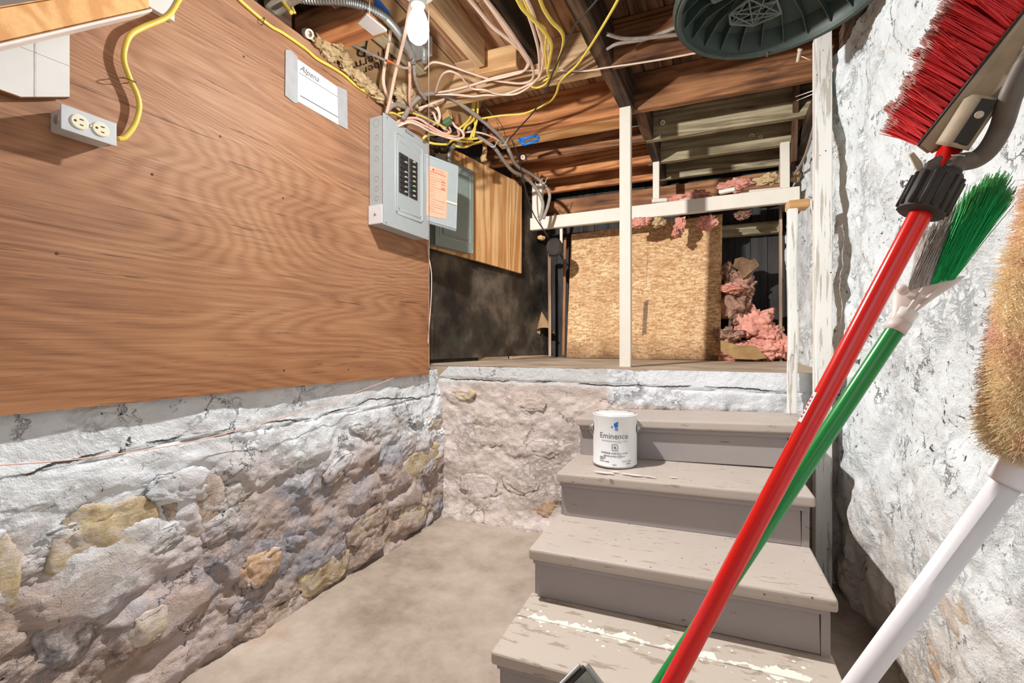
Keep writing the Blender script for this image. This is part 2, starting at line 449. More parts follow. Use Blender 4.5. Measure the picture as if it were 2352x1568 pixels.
M['cap_white'] = plain('soft_cream_plastic', srgb(226, 214, 206), .5, 0, .4, .05)
M['clear'] = plain('smoky_clear_plastic', srgb(170, 175, 168), .15, 0, .5, .03, Transmission_Weight=.6)
M['tile'] = plain('white_tileboard', srgb(226, 226, 222), .3, 0, .5, .02)
M['tile_groove'] = plain('tile_groove', srgb(206, 206, 203), .3)
M['hardboard'] = plain('brown_hardboard_edge', srgb(130, 86, 46), .8, bump=.4)
M['pink_wool'] = None
M['carton_blue'] = plain('blue_print', srgb(40, 110, 190), .5)
M['bare_lath'] = timber('lath', srgb(120, 96, 76), srgb(190, 164, 138))

def wool(name, cols, scale=22, bumps=.8):
    m = NT(name); v = m.pos()
    n = m.noise(v, scale, 9, .75, 1.2); n2 = m.noise(v, scale * .35, 4)
    c = m.ramp(m.math('ADD', m.math('MULTIPLY', n, .6), m.math('MULTIPLY', n2, .4)), [(.3 + .4 * i / (len(cols) - 1), q) for i, q in enumerate(cols)])
    m.col(c); m.set(Roughness=.95); m.b.inputs['Specular IOR Level'].default_value = .1
    m.bump(n, bumps, .01); return m.m
M['pink_wool'] = wool('pink_glass_wool', [srgb(120, 84, 74), srgb(216, 150, 134), srgb(240, 172, 152), srgb(246, 200, 184)], 30)
M['dirty_wool'] = wool('dirty_wool', [srgb(44, 34, 28), srgb(118, 94, 78), srgb(196, 150, 130), srgb(104, 84, 68)])
M['old_wool'] = wool('yellowed_wool', [srgb(120, 96, 72), srgb(206, 178, 136), srgb(224, 206, 170)])
M['kraft'] = wool('kraft_paper', [srgb(122, 92, 62), srgb(158, 126, 90), srgb(178, 148, 110)], 6, .2)
M['kraft_light'] = wool('tan_kraft_paper', [srgb(130, 100, 66), srgb(190, 156, 108)], 9, .3)
M['black_debris'] = wool('black_debris', [srgb(24, 20, 18), srgb(70, 58, 48), srgb(130, 110, 90)], 40)
M['spray_foam'] = wool('tan_expanding_foam', [srgb(150, 116, 80), srgb(216, 178, 128), srgb(236, 206, 160)], 12, .5)
M['duster_wool'] = wool('duster_wool', [srgb(250, 206, 210), srgb(250, 206, 186), srgb(252, 226, 180), srgb(254, 240, 206), srgb(250, 200, 176)], 24, .2)

# tar paper
m = NT('tar_paper'); v = m.pos()
n = m.noise(v, 4, 5, .6); f2 = m.noise(m.pos((8, 8, 1)), 2.6, 8, .7); sp = m.noise(v, 90, 3, .7)
c = m.ramp(n, [(.35, srgb(30, 26, 23)), (.52, srgb(62, 55, 47)), (.68, srgb(108, 97, 84))])
c = m.mix(m.ramp(m.noise(m.pos((1, 1, 1)), 2.3, 3), [(.6, 0.0), (.72, .22)]), c, srgb(70, 92, 68))
c = m.mix(m.ramp(f2, [(.7, 0.0), (.74, .45)]), c, srgb(150, 138, 122))
c = m.mix(m.ramp(sp, [(.72, 0.0), (.76, .7)]), c, srgb(170, 160, 148))
m.col(c); m.set(Roughness=.55); m.bump(m.math('ADD', n, m.math('MULTIPLY', sp, .2)), .4, .02); M['tar'] = m.m
# dark boards at the back
m = NT('black_boards'); v = m.pos()
c = m.ramp(m.noise(m.pos((6, 6, 1)), 3, 6), [(.3, srgb(26, 25, 25)), (.7, srgb(62, 58, 56))])
m.col(c); m.set(Roughness=.7); M['black_board'] = m.m
# concrete floor
m = NT('concrete'); v = m.pos()
n = m.noise(v, 1.7, 6, .6); n2 = m.noise(v, 11, 8, .7); n3 = m.noise(v, 130, 3)
c = m.ramp(m.math('ADD', m.math('MULTIPLY', n, .65), m.math('MULTIPLY', n2, .35)), [(.34, srgb(118, 100, 84)), (.5, srgb(158, 144, 130)), (.66, srgb(182, 168, 154))])
c = m.mix(m.ramp(n3, [(.70, 0.0), (.76, .5)]), c, srgb(220, 208, 192))
c = m.mix(m.ramp(m.noise(v, 3.3, 5), [(.62, 0.0), (.72, .5)]), c, srgb(150, 118, 90))
m.col(c); m.set(Roughness=.7); m.bump(m.math('ADD', n2, m.math('MULTIPLY', n3, .3)), .25, .006); M['concrete'] = m.m
# ledge top
m = NT('ledge_top'); v = m.pos(); n = m.noise(v, 4, 6)
m.col(m.ramp(n, [(.3, srgb(150, 132, 114)), (.7, srgb(200, 182, 160))])); m.set(Roughness=.7); m.bump(n, .2, .01); M['ledge'] = m.m
# chipboard
m = NT('strand_board')
cc = None
for i, (r, sc3) in enumerate((((0, .5, 0), (22, 1, 90)), ((0, -.6, 0), (20, 1, 84)), ((0, 1.4, 0), (24, 1, 96)))):
    a = m.noise(m.pos(sc3, rot=r), 1.0, 2, .5)
    g = m.ramp(a, [(.36, srgb(168, 124, 82)), (.5, srgb(204, 166, 122)), (.64, srgb(230, 200, 158))])
    cc = g if cc is None else m.mix(m.ramp(m.noise(m.pos(rot=(0, i, 0)), 26 + 9 * i, 3), [(.47, 0.0), (.53, 1.0)]), cc, g)
cc = m.mix(m.ramp(m.noise(m.pos(), 7, 5, .7), [(.42, .0), (.66, .55)]), cc, srgb(176, 130, 86))
ds = m.noise(m.pos((1.6, 1, 1)), 60, 5, .75); cc = m.mix(m.ramp(ds, [(.62, 0.0), (.68, .7)]), cc, srgb(112, 76, 46))
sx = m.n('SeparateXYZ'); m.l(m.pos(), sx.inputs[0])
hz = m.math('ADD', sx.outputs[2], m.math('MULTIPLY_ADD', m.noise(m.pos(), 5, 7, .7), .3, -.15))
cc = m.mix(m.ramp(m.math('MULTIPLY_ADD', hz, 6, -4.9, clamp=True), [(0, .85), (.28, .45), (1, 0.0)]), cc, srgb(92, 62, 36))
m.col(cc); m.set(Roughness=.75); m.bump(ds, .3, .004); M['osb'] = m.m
# tread with a splash of white paint
def splash_mat():
    m = NT('splashed_tread_paint')
    n = m.noise(m.pos((5, 20, 20), obj=True), 2.2, 9, .65)
    c = m.mix(m.ramp(n, [(.57, 0.0), (.60, 1.0)]), srgb(184, 172, 160), srgb(156, 142, 126))
    g = m.pos(); sx = m.n('SeparateXYZ'); m.l(g, sx.inputs[0])
    wob = m.math('MULTIPLY_ADD', m.noise(g, 26, 4, .6), .075, -.0375)
    yy = m.math('MULTIPLY_ADD', sx.outputs[0], -.03, -1.224)
    dd = m.math('ABSOLUTE', m.math('ADD', m.math('ADD', sx.outputs[1], wob), yy))
    seg = m.noise(m.pos((9, .01, .01)), 1.2, 3)
    lim = m.math('MULTIPLY_ADD', m.math('MULTIPLY_ADD', m.noise(g, 18, 4, .6), .35, seg), .10, -.058)
    mk = m.math('GREATER_THAN', lim, dd)
    dots = m.voro(g, 42); near = m.math('LESS_THAN', dd, .055)
    dm = m.math('MULTIPLY', m.math('LESS_THAN', dots, .2), m.math('MULTIPLY', near, m.math('GREATER_THAN', m.noise(g, 16, 3), .5)))
    mk = m.math('MAXIMUM', mk, dm)
    c = m.mix(mk, c, srgb(226, 222, 210)); m.col(c); m.bump(m.math('ADD', n, mk), .25, .002); m.set(Roughness=.6)
    return m.m
M['stair_splash'] = splash_mat()
# glowing bulb glass
m = NT('lit_bulb'); m.set(Emission_Strength=14); m.b.inputs['Emission Color'].default_value = (1, .97, .92, 1); m.col((1, 1, 1)); M['bulb'] = m.m
# bristles
def bristle(name, root, tip, zaxis=None):
    m = NT(name); a = m.n('Attribute', attribute_name='tip'); c = m.ramp(a.outputs['Fac'], [(.80, root), (.98, tip)])
    n = m.noise(m.pos(), 160, 2); c = m.mix(m.ramp(n, [(.35, 0.0), (.65, .3)]), c, tuple(x * .6 for x in root)); m.col(c)
    m.set(Roughness=.4); return m.m
M['bristle_red'] = bristle('red_bristle', srgb(244, 70, 74), srgb(140, 112, 98))
M['bristle_green'] = bristle('green_bristle', srgb(30, 186, 100), srgb(70, 140, 66))
M['bristle_grey'] = bristle('grey_bristle', srgb(206, 202, 196), srgb(130, 120, 106))

# ================================================================== SETTING
def gridwall(name, fn, us, vs_, mat, parent=None, skirt=None):
    P = [fn(u, v) for v in vs_ for u in us]; nu = len(us)
    fs = []
    for j in range(len(vs_) - 1):
        for i in range(nu - 1):
            a = j * nu + i; fs.append((a, a + 1, a + nu + 1, a + nu))
    return mesh(name, P, fs, mat, parent, smooth=True)
def frange(a, b, s):
    n = max(1, int(round((b - a) / s))); return [a + (b - a) * i / n for i in range(n + 1)]
def fbm(p, o=4, g=.55):
    a, s, f = 1.0, 0.0, 1.0
    for _ in range(o):
        s += a * mnoise.noise(p * f); a *= g; f *= 2.03
    return s
def sstep(a, b, x):
    t = max(0, min(1, (x - a) / (b - a))); return t * t * (3 - 2 * t)
def cells(p):
    d, q = mnoise.voronoi(p); return d[1] - d[0]
def crackline(a, b, k):            # distance in height to a wandering crack
    return abs(b - k)

floor = tag(mesh('floor', [(-1.7, -3, 0), (1.4, -3, 0), (1.4, 2.3, 0), (-1.7, 2.3, 0)], [(0, 1, 2, 3)], M['concrete']), kind='structure')
bm_us = frange(-1.5, .6, .03); bm_vs = frange(.2, 2.25, .03)
floor_skim = None

def left_x(y, z):
    p = Vector((y * 4.6, z * 6.2, 3.1))
    pw = p + Vector((fbm(Vector((y * 5, z * 5, 1)), 3), fbm(Vector((y * 5, z * 5, 8)), 3), 0)) * .35
    st = sstep(.02, .45, cells(pw))
    low = sstep(.72, .45, z)
    h = .026 * st * (.25 + .75 * low)
    h += .016 * fbm(Vector((y * 4, z * 7, 7)), 5, .62) * (.35 + .65 * low)
    h += .0055 * abs(fbm(Vector((y * 16, z * 26, 2)), 4, .65)) * (.3 + low)
    # long wandering crack under the coping
    k = .655 + .05 * mnoise.noise(Vector((y * 2.1, 4, 4))) + .012 * mnoise.noise(Vector((y * 14, 1, 4)))
    on = 1 if mnoise.noise(Vector((y * 1.7, 9, 1))) > -.25 else 0
    dk = z - k
    if on: h -= .014 * math.exp(-(dk / .0035) ** 2)
    h += .006 * (sstep(-.02, 0, -dk))
    base = -1.374 + .03 * (1 - z / .78)
    base += -.012 * sstep(.05, 0, z)
    return base + min(h, .036)
us = frange(-1.6, .3, .05)[:-1] + frange(.3, 2.13, .0058); vz = frange(0, .79, .0062)
wl = gridwall('wall_left', lambda y, z: Vector((left_x(y, z), y, z)), us, vz, M['white_wall']); tag(wl, kind='structure')
# dark boarding above the stone on the left, behind the plywood
tag(box('wall_left_upper', (-1.47, -1.6, .79), (-1.43, 2.08, 2.3), M['joist_dark'], bev=0), kind='structure')

def ly(x): return 2.10 + (x + 1.3) * .026
def front_y(x, z):
    pw = Vector((x * 4.2, z * 6, 1.3)) + Vector((fbm(Vector((x * 5, z * 5, 1)), 3), fbm(Vector((x * 5, z * 5, 8)), 3), 0)) * .35
    low = sstep(.74, .66, z)
    h = .011 * sstep(.02, .4, cells(pw)) * low + .010 * fbm(Vector((x * 5, z * 6, 17)), 5, .6) * (.25 + .75 * low)
    h += .005 * abs(fbm(Vector((x * 18, z * 22, 5)), 4, .65)) * (.3 + low)
    k = .742 - .012 * sstep(-1.3, .3, x) + .014 * mnoise.noise(Vector((x * 4, 2, 2))) + .006 * mnoise.noise(Vector((x * 22, 2, 2)))
    h -= .012 * math.exp(-((z - k) / .005) ** 2)
    h += .03 * sstep(.10, .0, z) * (1 + mnoise.noise(Vector((x * 9, 3, 3))))
    return ly(x) - min(h, .05) + .012 * low
wf = gridwall('wall_front', lambda x, z: Vector((x, front_y(x, z), z)), frange(-1.45, .48, .0075), frange(0, .812, .0075), M['front_wall']); tag(wf, kind='structure')
# whiter band of fresh paint on the right half of the coping comes from the paint itself
ledge = hexa('floor_ledge', [(-1.75, 1.98, .812), (-1.30, 2.099, .812), (.5, 2.146, .812), (.6, 3.75, .812), (-1.75, 3.75, .812)],
             [(-1.75, 1.98, .73), (-1.30, 2.12, .73), (.5, 2.17, .73), (.6, 3.75, .73), (-1.75, 3.75, .73)], M['ledge'], bev=.004); tag(ledge, kind='structure')

def right_x(y, z):
    h = .045 * fbm(Vector((y * 1.5, z * 1.3, 30)), 3, .5)
    pw = Vector((y * 4.4, z * 4.0, 5.3)) + Vector((fbm(Vector((y * 5, z * 5, 1)), 3), fbm(Vector((y * 5, z * 5, 8)), 3), 0)) * .4
    h += .016 * sstep(.02, .45, cells(pw))
    h += .010 * fbm(Vector((y * 9, z * 6, 37)), 4, .6)
    h += .004 * abs(fbm(Vector((y * 30, z * 20, 5)), 3, .65))
    h = max(-.05, min(.05, h))
    return .462 - h + .02 * sstep(2.1, 2.6, y)
us = frange(-.6, .35, .03)[:-1] + frange(.35, 1.3, .006)[:-1] + frange(1.3, 2.3, .009)[:-1] + frange(2.3, 3.75, .02)
wr = gridwall('wall_right', lambda y, z: Vector((right_x(y, z), y, z)), us, frange(0, 2.03, .0105), M['right_wall']); tag(wr, kind='structure')
tag(box('wall_right_backing', (.60, -.6, 0), (.66, 3.8, 2.3), M['joist_dark'], bev=0), kind='structure')

# far left wall above the ledge (slightly skewed), and the back wall
def tx(y): return -1.56 + (y - 2.05) * .195
wt = hexa('wall_left_far', [(tx(2.0), 2.0, .80), (tx(3.66), 3.66, .80), (tx(3.66), 3.66, 2.3), (tx(2.0), 2.0, 2.3)],
          [(tx(2.0) - .05, 2.0, .80), (tx(3.66) - .05, 3.66, .80), (tx(3.66) - .05, 3.66, 2.3), (tx(2.0) - .05, 2.0, 2.3)], M['black_board']); tag(wt, kind='structure')
wb = tag(box('wall_back', (-1.4, 3.64, .80), (.62, 3.70, 2.3), M['bare_lath'], bev=0), kind='structure')
xx = -1.3
while xx < .55:
    ww = random.uniform(.085, .125)
    box('board', (xx, 3.615 + random.uniform(-.003, .003), .812), (xx + ww - .002, 3.64, 2.29), M['black_board'], wb, bev=.002); xx += ww

# ceiling: subfloor boards, joists
JB = 2.11
ceil = tag(box('ceiling', (-1.75, -.6, 2.325), (.7, 3.75, 2.36), M['joist_dark'], bev=0), kind='structure')
xx = -1.70
while xx < .62:
    ww = .138
    mt = M['subfloor'] if xx < -.5 else M['subfloor_dark']
    for a, b in (((-.6, 1.62), (1.625, 3.7)) if int(xx * 50) % 2 else ((-.6, 2.05), (2.055, 3.7))):
        box('board', (xx, a, 2.30 + random.uniform(0, .003)), (xx + ww - .003, b, 2.322), mt, ceil, bev=.002)
    xx += ww
def joist(y0, xa, xb, mt, zb=JB, t=.042, sk=.0, ht=None):
    top = 2.30
    h = ht or (top - zb)
    return board('joist', (xa, y0 + t / 2, zb + h / 2), (xb, y0 + t / 2 + sk, zb + h / 2), t, h, mt, ceil, bev=.003, jit=.002)
# right of the beam
for y0, mt in ((1.45, 'joist_brown'), (1.93, 'joist_brown'), (2.36, 'joist_brown'), (2.74, 'joist_grey'), (3.10, 'joist_grey'), (3.44, 'joist_grey')):
    joist(y0, -.40 if y0 > 1.6 else -.44, .52, M[mt], sk=.03)
# left of the beam
joist(1.90, -1.42, -.45, M['stud_clean'], sk=.05)
joist(2.34, -1.50, -.44, M['joist_orange'], sk=.03)
for y0 in (2.72, 3.06, 3.38): joist(y0, -1.45, -.36, M['joist_brown'] if y0 < 3 else M['joist_orange'], sk=.02)
# plywood packing strip fixed under the orange joist
pk = board('packing_strip', (-1.18, 2.45, JB + .012), (-.45, 2.47, JB + .012), .12, .024, M['ply_light'], ceil)

# ================================================================== TIMBER FRAMING
bt = thing('support_beam', (-.46, 2.3, JB), 'dark old beam running front to back under the joists, carried by the white post', 'beam')
board('beam_length', (-.475, .7, JB + .085), (-.400, 2.385, JB + .085), .064, .17, M['joist_dark'], bt, bev=.004, jit=.003)
board('beam_length', (-.352, 2.39, JB + .085), (-.338, 3.62, JB + .085), .052, .17, M['joist_dark'], bt, bev=.004, jit=.004)
tag(box('post', (-.433, 2.30, .812), (-.378, 2.343, JB), M['white_timber'], bev=.002), 'tall white square post standing on the ledge under the dark beam', 'post')
tag(box('post', (.353, 2.048, 0), (.406, 2.112, JB), M['worn_white'], bev=.002), 'tallest white stud against the right stone wall, floor to joists beside the stairs', 'post')
wp = thing('worn_post', (.285, 2.08, .655), 'short worn white post with split peeling paint at the top right corner of the stairs', 'post')
board('post_body', (.283, 2.085, .655), (.281, 2.09, 1.462), .036, .034, M['worn_white'], wp, up=(1, 0, 0), bev=.006, seg=2, jit=.006)
board('top_block', (.265, 2.105, 1.478), (.338, 2.112, 1.480), .06, .034, M['pine'], wp, bev=.004)
tag(board('header_rail', (-1.225, 3.10, 1.794), (.455, 3.10, 1.796), .04, .087, M['white_timber'], bev=.003), 'long white horizontal rail across the crawl space opening behind the post', 'rail')
for x0, x1, zt, lb in ((-.365, -.325, JB, 'short white stud on the rail just right of the tall post'), (.357, .405, JB, 'short white stud on the right end of the rail'),
                       (-1.21, -1.135, 2.08, 'short marked white stud on the left end of the rail behind the grey cables')):
    tag(box('short_stud', (x0, 3.085, 1.84), (x1, 3.125, zt), M['white_timber'], bev=.002), lb, 'stud', 'short studs on the white rail')
tag(box('stud', (.388, 3.40, .812), (.404, 3.44, 2.1), M['bare_lath'], bev=.001), 'thin bare strip upright at the right of the black boards', 'strip')
tag(box('cross_rail', (.04, 3.52, 1.675), (.42, 3.58, 1.755), M['joist_grey'], bev=.003), 'grey bare horizontal timber above the black boards', 'rail')
tag(board('rim_timber', (-1.25, 3.575, 2.03), (.45, 3.575, 2.03), .05, .13, M['joist_brown'], bev=.004, jit=.004), 'reddish brown timber along the back under the joists', 'timber')
tag(board('sill_plate', (.50, 1.0, 2.07), (.50, 3.6, 2.07), .14, .075, M['joist_dark'], bev=.004, jit=.004), 'dark timber plate on top of the right stone wall', 'timber')
tag(board('joist_end', (.375, 2.62, 2.30), (.415, 3.02, 1.99), .03, .09, M['joist_dark'], bev=.003), 'dark slanting board between stud and joist ends at the wall top', 'timber')
# framing round the opening near the bulb
tag(board('ceiling_block', (-.922, .7, 2.165), (-.912, 1.725, 2.165), .038, .105, M['stud_clean'], bev=.003, seg=2), 'clean pale two-by-four running front to back right of the bulb', 'timber')
tag(board('cross_block', (-.965, 1.775, 2.155), (-.765, 1.785, 2.155), .04, .095, M['pine'], bev=.003), 'short pale wooden block across the end of the clean two-by-four', 'timber')
tag(board('side_joist', (-.715, .6, 2.185), (-.690, 1.80, 2.185), .044, .15, M['joist_dark'], bev=.004, jit=.002), 'dark joist running front to back between pale block and beam', 'timber')
tag(board('grey_board', (-1.20, 1.05, 2.12), (-1.165, 1.66, 2.12), .05, .03, M['joist_grey'], bev=.003), 'grey weathered board above the kraft paper insulation', 'board')
M['bark_grey'] = timber('bark_grey_joist', srgb(110, 92, 76), srgb(206, 192, 172))
js = thing('sawn_joist_end', (-1.25, 1.22, 2.05), 'brown sawn-off joist end with an orange underside above the plywood', 'timber')
board('joist_body', (-1.42, 1.235, 2.10), (-1.085, 1.235, 2.10), .055, .095, M['joist_brown'], js, bev=.012, seg=2, jit=.002)
board('packing', (-1.40, 1.26, 2.048), (-1.07, 1.26, 2.052), .10, .02, M['joist_orange'], js, bev=.008, seg=2)
tag(board('rough_joist', (-1.42, 1.10, 2.13), (-1.05, 1.13, 2.15), .07, .09, M['bark_grey'], bev=.02, seg=2, jit=.02), 'rough bark-edged dark joist beside the sawn-off joist end', 'timber')
tag(board('rough_joist', (-1.44, .93, 2.14), (-1.15, .95, 2.16), .07, .08, M['joist_dark'], bev=.02, seg=2, jit=.02), 'dark rough timber above the plywood, nearest the top edge left of the conduit', 'timber')

# ================================================================== BOARDS ON THE WALLS
def sheet(name, xf, th, pts, mat, parent=None):
    """flat sheet whose face is at x = xf, outline in (y, z)"""
    return slab(name, [(xf, y, z) for y, z in pts], (-th, 0, 0), mat, parent)
pw = thing('plywood_sheet', (-1.353, .9, .775), 'large weathered brown plywood sheet covering the left wall', 'plywood')
sheet('sheet', -1.344, .018, [(-1.5, .787), (.43, .787), (1.2, .782), (1.97, .769), (1.97, 2.03), (-1.5, 2.03)], M['ply_big'], pw)
for px, py in ((132, 581), (652, 850), (800, 848), (1010 - 50, 845), (560, 130), (506, 313), (650, 455), (350, 400)):
    p = W(px, py, x=-1.344)
    lathe('nail_head', [(0, .0), (.0035, 0), (.003, .0015), (0, .002)], M['rust'], pw, p, (1, 0, 0), 8)
tag(box('edge_strip', (-1.372, 1.972, .80), (-1.350, 1.985, 1.56), M['ply_light'], bev=.001), 'thin pale upright strip at the right edge of the large plywood', 'strip')
d_ = .012
def tp(y, off=0.0): return (tx(y) + off, y)
pb = hexa('plywood_board', [(*tp(2.10, .066), 1.475), (*tp(3.085, .066), 1.44), (*tp(3.085, .066), 2.095), (*tp(2.10, .066), 2.10)],
          [(*tp(2.10, .048), 1.475), (*tp(3.085, .048), 1.44), (*tp(3.085, .048), 2.095), (*tp(2.10, .048), 2.10)], M['ply_light'])
tag(pb, 'light orange plywood board mounted behind the open electrical panel', 'plywood')
tar = gridwall('tar_paper', lambda y, z: Vector((tx(y) + .014 + .010 * mnoise.noise(Vector((y * 3, z * 2, 1))) + .012 * abs(mnoise.noise(Vector((y * 5.5 + z * 1.3, z * 2.6, 8)))) * sstep(2.1, .9, z) + (.03 * sstep(.90, .82, z)) * abs(mnoise.noise(Vector((y * 4, 1, 8)))), y, z)),
               frange(2.0, 3.60, .025), frange(.835, 2.10, .025), M['tar'])
tag(tar, 'wrinkled black tar paper sheet on the wall below the light plywood board', 'tar paper')
cn = thing('paper_curl', (-1.24, 3.30, 1.0), 'torn flap of tar paper curled into a cone in the far left corner', 'tar paper')
p0 = W(1244, 715, d=3.66); p1 = W(1252, 758, d=3.58)
vs, fs = [], []
nn_ = 14
for i in range(nn_):
    a = -2.4 + 4.8 * i / (nn_ - 1)
    vs.append(p0); vs.append(p1 + Vector((.075 * math.sin(a), -.03 * math.cos(a), .03 * math.cos(a) - .01)))
for i in range(nn_ - 1): fs.append((2 * i, 2 * i + 1, 2 * i + 3))
mesh('flap', vs, fs, M['kraft'], cn, smooth=True)
for a, b, t in ((W(996, 832, d=2.85), W(1165, 828, d=3.2), 'reddish wood strip lying on the ledge under the tar paper'), (W(1172, 824, d=3.25), W(1258, 818, d=3.55), 'grey wood strip lying on the ledge in the far left corner')):
    a.z = b.z = .824
    tag(board('wood_strip', a, b, .03, .022, M['bare_lath'], bev=.003, jit=.003), t, 'wood strip')
tag(board('lath_strip', W(1262, 582, d=3.5), W(1263, 745, d=3.5) + Vector((0, 0, -.245)), .022, .012, M['bare_lath'], up=(0, -1, 0)), 'pale narrow upright lath left of the chipboard', 'lath')
tag(board('lath_strip', W(1298, 545, d=3.55), W(1294, 725, d=3.55) + Vector((0, 0, -.31)), .022, .014, M['joist_brown'], up=(0, -1, 0)), 'brown narrow upright lath right beside the chipboard', 'lath')
tag(board('lath_strip', W(1289, 512, d=3.268), W(1289, 568, d=3.268), .02, .01, M['white_timber'], up=(0, -1, 0)), 'short white perforated strip below the rail at its left end', 'lath')
# chipboard panel leaning at the back
os_ = thing('chipboard_panel', (-.5, 3.38, .812), 'large stained chipboard panel leaning behind the white post', 'chipboard')
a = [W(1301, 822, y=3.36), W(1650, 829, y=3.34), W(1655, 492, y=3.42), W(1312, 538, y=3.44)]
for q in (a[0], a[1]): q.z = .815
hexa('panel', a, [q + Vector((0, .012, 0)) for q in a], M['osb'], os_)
hexa('edge', [a[1], a[1] + Vector((.012, .004, 0)), a[2] + Vector((.012, .004, 0)), a[2]], [a[1] + Vector((0, .011, 0)), a[1] + Vector((.012, .012, 0)), a[2] + Vector((.012, .012, 0)), a[2] + Vector((0, .011, 0))], M['pine'], os_)
def on_osb(px, py):
    t = (829 - py) / 337; return W(px, py, y=3.35 + .075 * t - .004)
for i in range(20):
    y = 692 + i * 3.9
    q = [on_osb(1474 + (20 - i) * .25, y + 3), on_osb(1484 + (20 - i) * .25, y - 4), on_osb(1484 + (20 - i) * .25, y - 2.5), on_osb(1474 + (20 - i) * .25, y + 4.6)]
    mesh('printed_bar', q, [(0, 1, 2, 3)], M['ink'], os_)
q0 = [on_osb(1487, 570), on_osb(1487.5, 570), on_osb(1484.5, 660), on_osb(1484, 660)]
mesh('printed_line', q0, [(0, 1, 2, 3)], M['ink_soft'], os_)

# ================================================================== STONES SET IN THE WALLS
def stone_mesh(name, c, wu, hv, dep, udir, vdir, ndir, mat, parent, seed, rnd=.22):
    bm = bmesh.new(); bmesh.ops.create_icosphere(bm, subdivisions=4 if wu > .1 else 3, radius=1)
    o3 = Vector((seed * 7.1, seed * 3.3, seed))
    for v in bm.verts:
        p = v.co.copy()
        for i in (0, 1): p[i] = math.copysign(abs(p[i]) ** .8, p[i])
        p *= 1 + rnd * fbm(v.co * 1.3 + o3, 3)
        q = udir * p.x * wu / 2 + vdir * p.y * hv / 2 + ndir * math.copysign(abs(p.z) ** .7, p.z) * dep
        q += ndir * dep * .35 * fbm(v.co * 3.5 + o3, 4, .65)
        v.co = q
    return bmobj(name, bm, mat, parent, c, smooth=True)
def stonemat(name, a, b, c):
    m = NT(name); v = m.pos(); n = m.noise(m.pos((1, 1, 2)), 16, 8, .7); n2 = m.noise(v, 70, 5, .7)
    cc = m.ramp(m.math('MULTIPLY_ADD', n2, .3, m.math('MULTIPLY', n, .7)), [(.32, a), (.5, b), (.66, c)]); m.set(Roughness=.85)
    m.col(m.mix(m.ramp(m.noise(v, 12, 8, .75), [(.48, 0.0), (.6, .85)]), cc, srgb(204, 192, 188)))
    m.bump(m.math('ADD', n, m.math('MULTIPLY', n2, .3)), .7, .015); return m.m
M['st_yellow'] = stonemat('yellow_stone', srgb(130, 112, 88), srgb(196, 176, 138), srgb(222, 206, 172))
M['st_brown'] = stonemat('brown_stone', srgb(120, 104, 92), srgb(172, 152, 132), srgb(200, 184, 168))
M['st_orange'] = stonemat('orange_stone', srgb(146, 116, 90), srgb(196, 162, 130), srgb(212, 190, 170))
M['st_grey'] = stonemat('grey_stone', srgb(84, 82, 84), srgb(124, 120, 122), srgb(170, 164, 166))
M['st_pale'] = stonemat('pale_stone', srgb(150, 134, 116), srgb(204, 188, 164), srgb(224, 212, 194))
Y_, Z_, X_ = Vector((0, 1, 0)), Vector((0, 0, 1)), Vector((1, 0, 0))
LS = [(245, 1240, 210, 120, 'st_yellow'), (12, 1325, 90, 120, 'st_yellow'), (480, 1165, 190, 150, 'st_brown'), (592, 1302, 92, 62, 'st_orange'),
      (962, 1062, 120, 80, 'st_yellow'), (1004, 968, 46, 42, 'st_pale'), (944, 1180, 76, 74, 'st_pale'), (748, 1305, 100, 80, 'st_yellow'), (846, 1200, 88, 60, 'st_brown'),
      (150, 1450, 130, 95, 'st_grey'), (640, 1425, 150, 90, 'st_brown'), (330, 1430, 90, 60, 'st_pale')]
for i, (px, py, wpx, hpx, mt) in enumerate(LS):
    c = W(px, py, x=-1.35); a = W(px - wpx / 2, py, x=-1.35); b = W(px + wpx / 2, py, x=-1.35)
    d = math.hypot(c.x, c.y); wu = abs(b.y - a.y); hv = hpx / F * d
    sl = (py - 784) / (px - 1640)
    c.x = left_x(c.y, c.z) - .009
    stone_mesh('stone', c, wu, hv, .019, Y_, Z_, X_, M[mt], wl, i + 1, .38)
random.seed(5)
for i in range(30):
    y = random.uniform(.3, 2.0); z = random.uniform(.06, .58)
    s = random.uniform(.05, .11)
    c = Vector((left_x(y, z) - .008, y, z))
    t = random.uniform(-.5, .5)
    stone_mesh('stone', c, s * random.uniform(1.1, 1.9), s * .8, random.uniform(.012, .022), (Y_ + Z_ * t).normalized(), (Z_ - Y_ * t).normalized(), X_, M['white_wall'], wl, i + 40, .3)
for i, (px, py, wpx, hpx, mt) in enumerate(((1062, 908, 60, 26, 'st_yellow'), (1245, 1170, 62, 44, 'st_orange'), (1190, 1110, 80, 50, None), (1100, 1120, 90, 60, None), (1245, 1030, 70, 40, None), (1120, 1000, 80, 60, None), (1220, 930, 60, 30, None))):
    c = W(px, py, y=2.10); c.y = front_y(c.x, c.z) + .006; s = math.hypot(c.x, c.y) / F
    stone_mesh('stone', c, wpx * s * 1.05, hpx * s, .014, X_, Z_, -Y_, M[mt] if mt else M['front_wall'], wf, i + 90, .3)
for i, (px, py, wy, hz, mt) in enumerate(((2195, 1412, .16, .10, 'st_pale'), (2130, 1525, .14, .10, 'st_orange'), (2120, 960, .2, .1, None), (2010, 560, .2, .12, None))):
    c = W(px, py, x=.45); c.x = right_x(c.y, c.z) + .012
    stone_mesh('stone', c, wy, hz, .016, Y_, Z_, -X_, M[mt] if mt else M['right_wall'], wr, i + 120, .3)

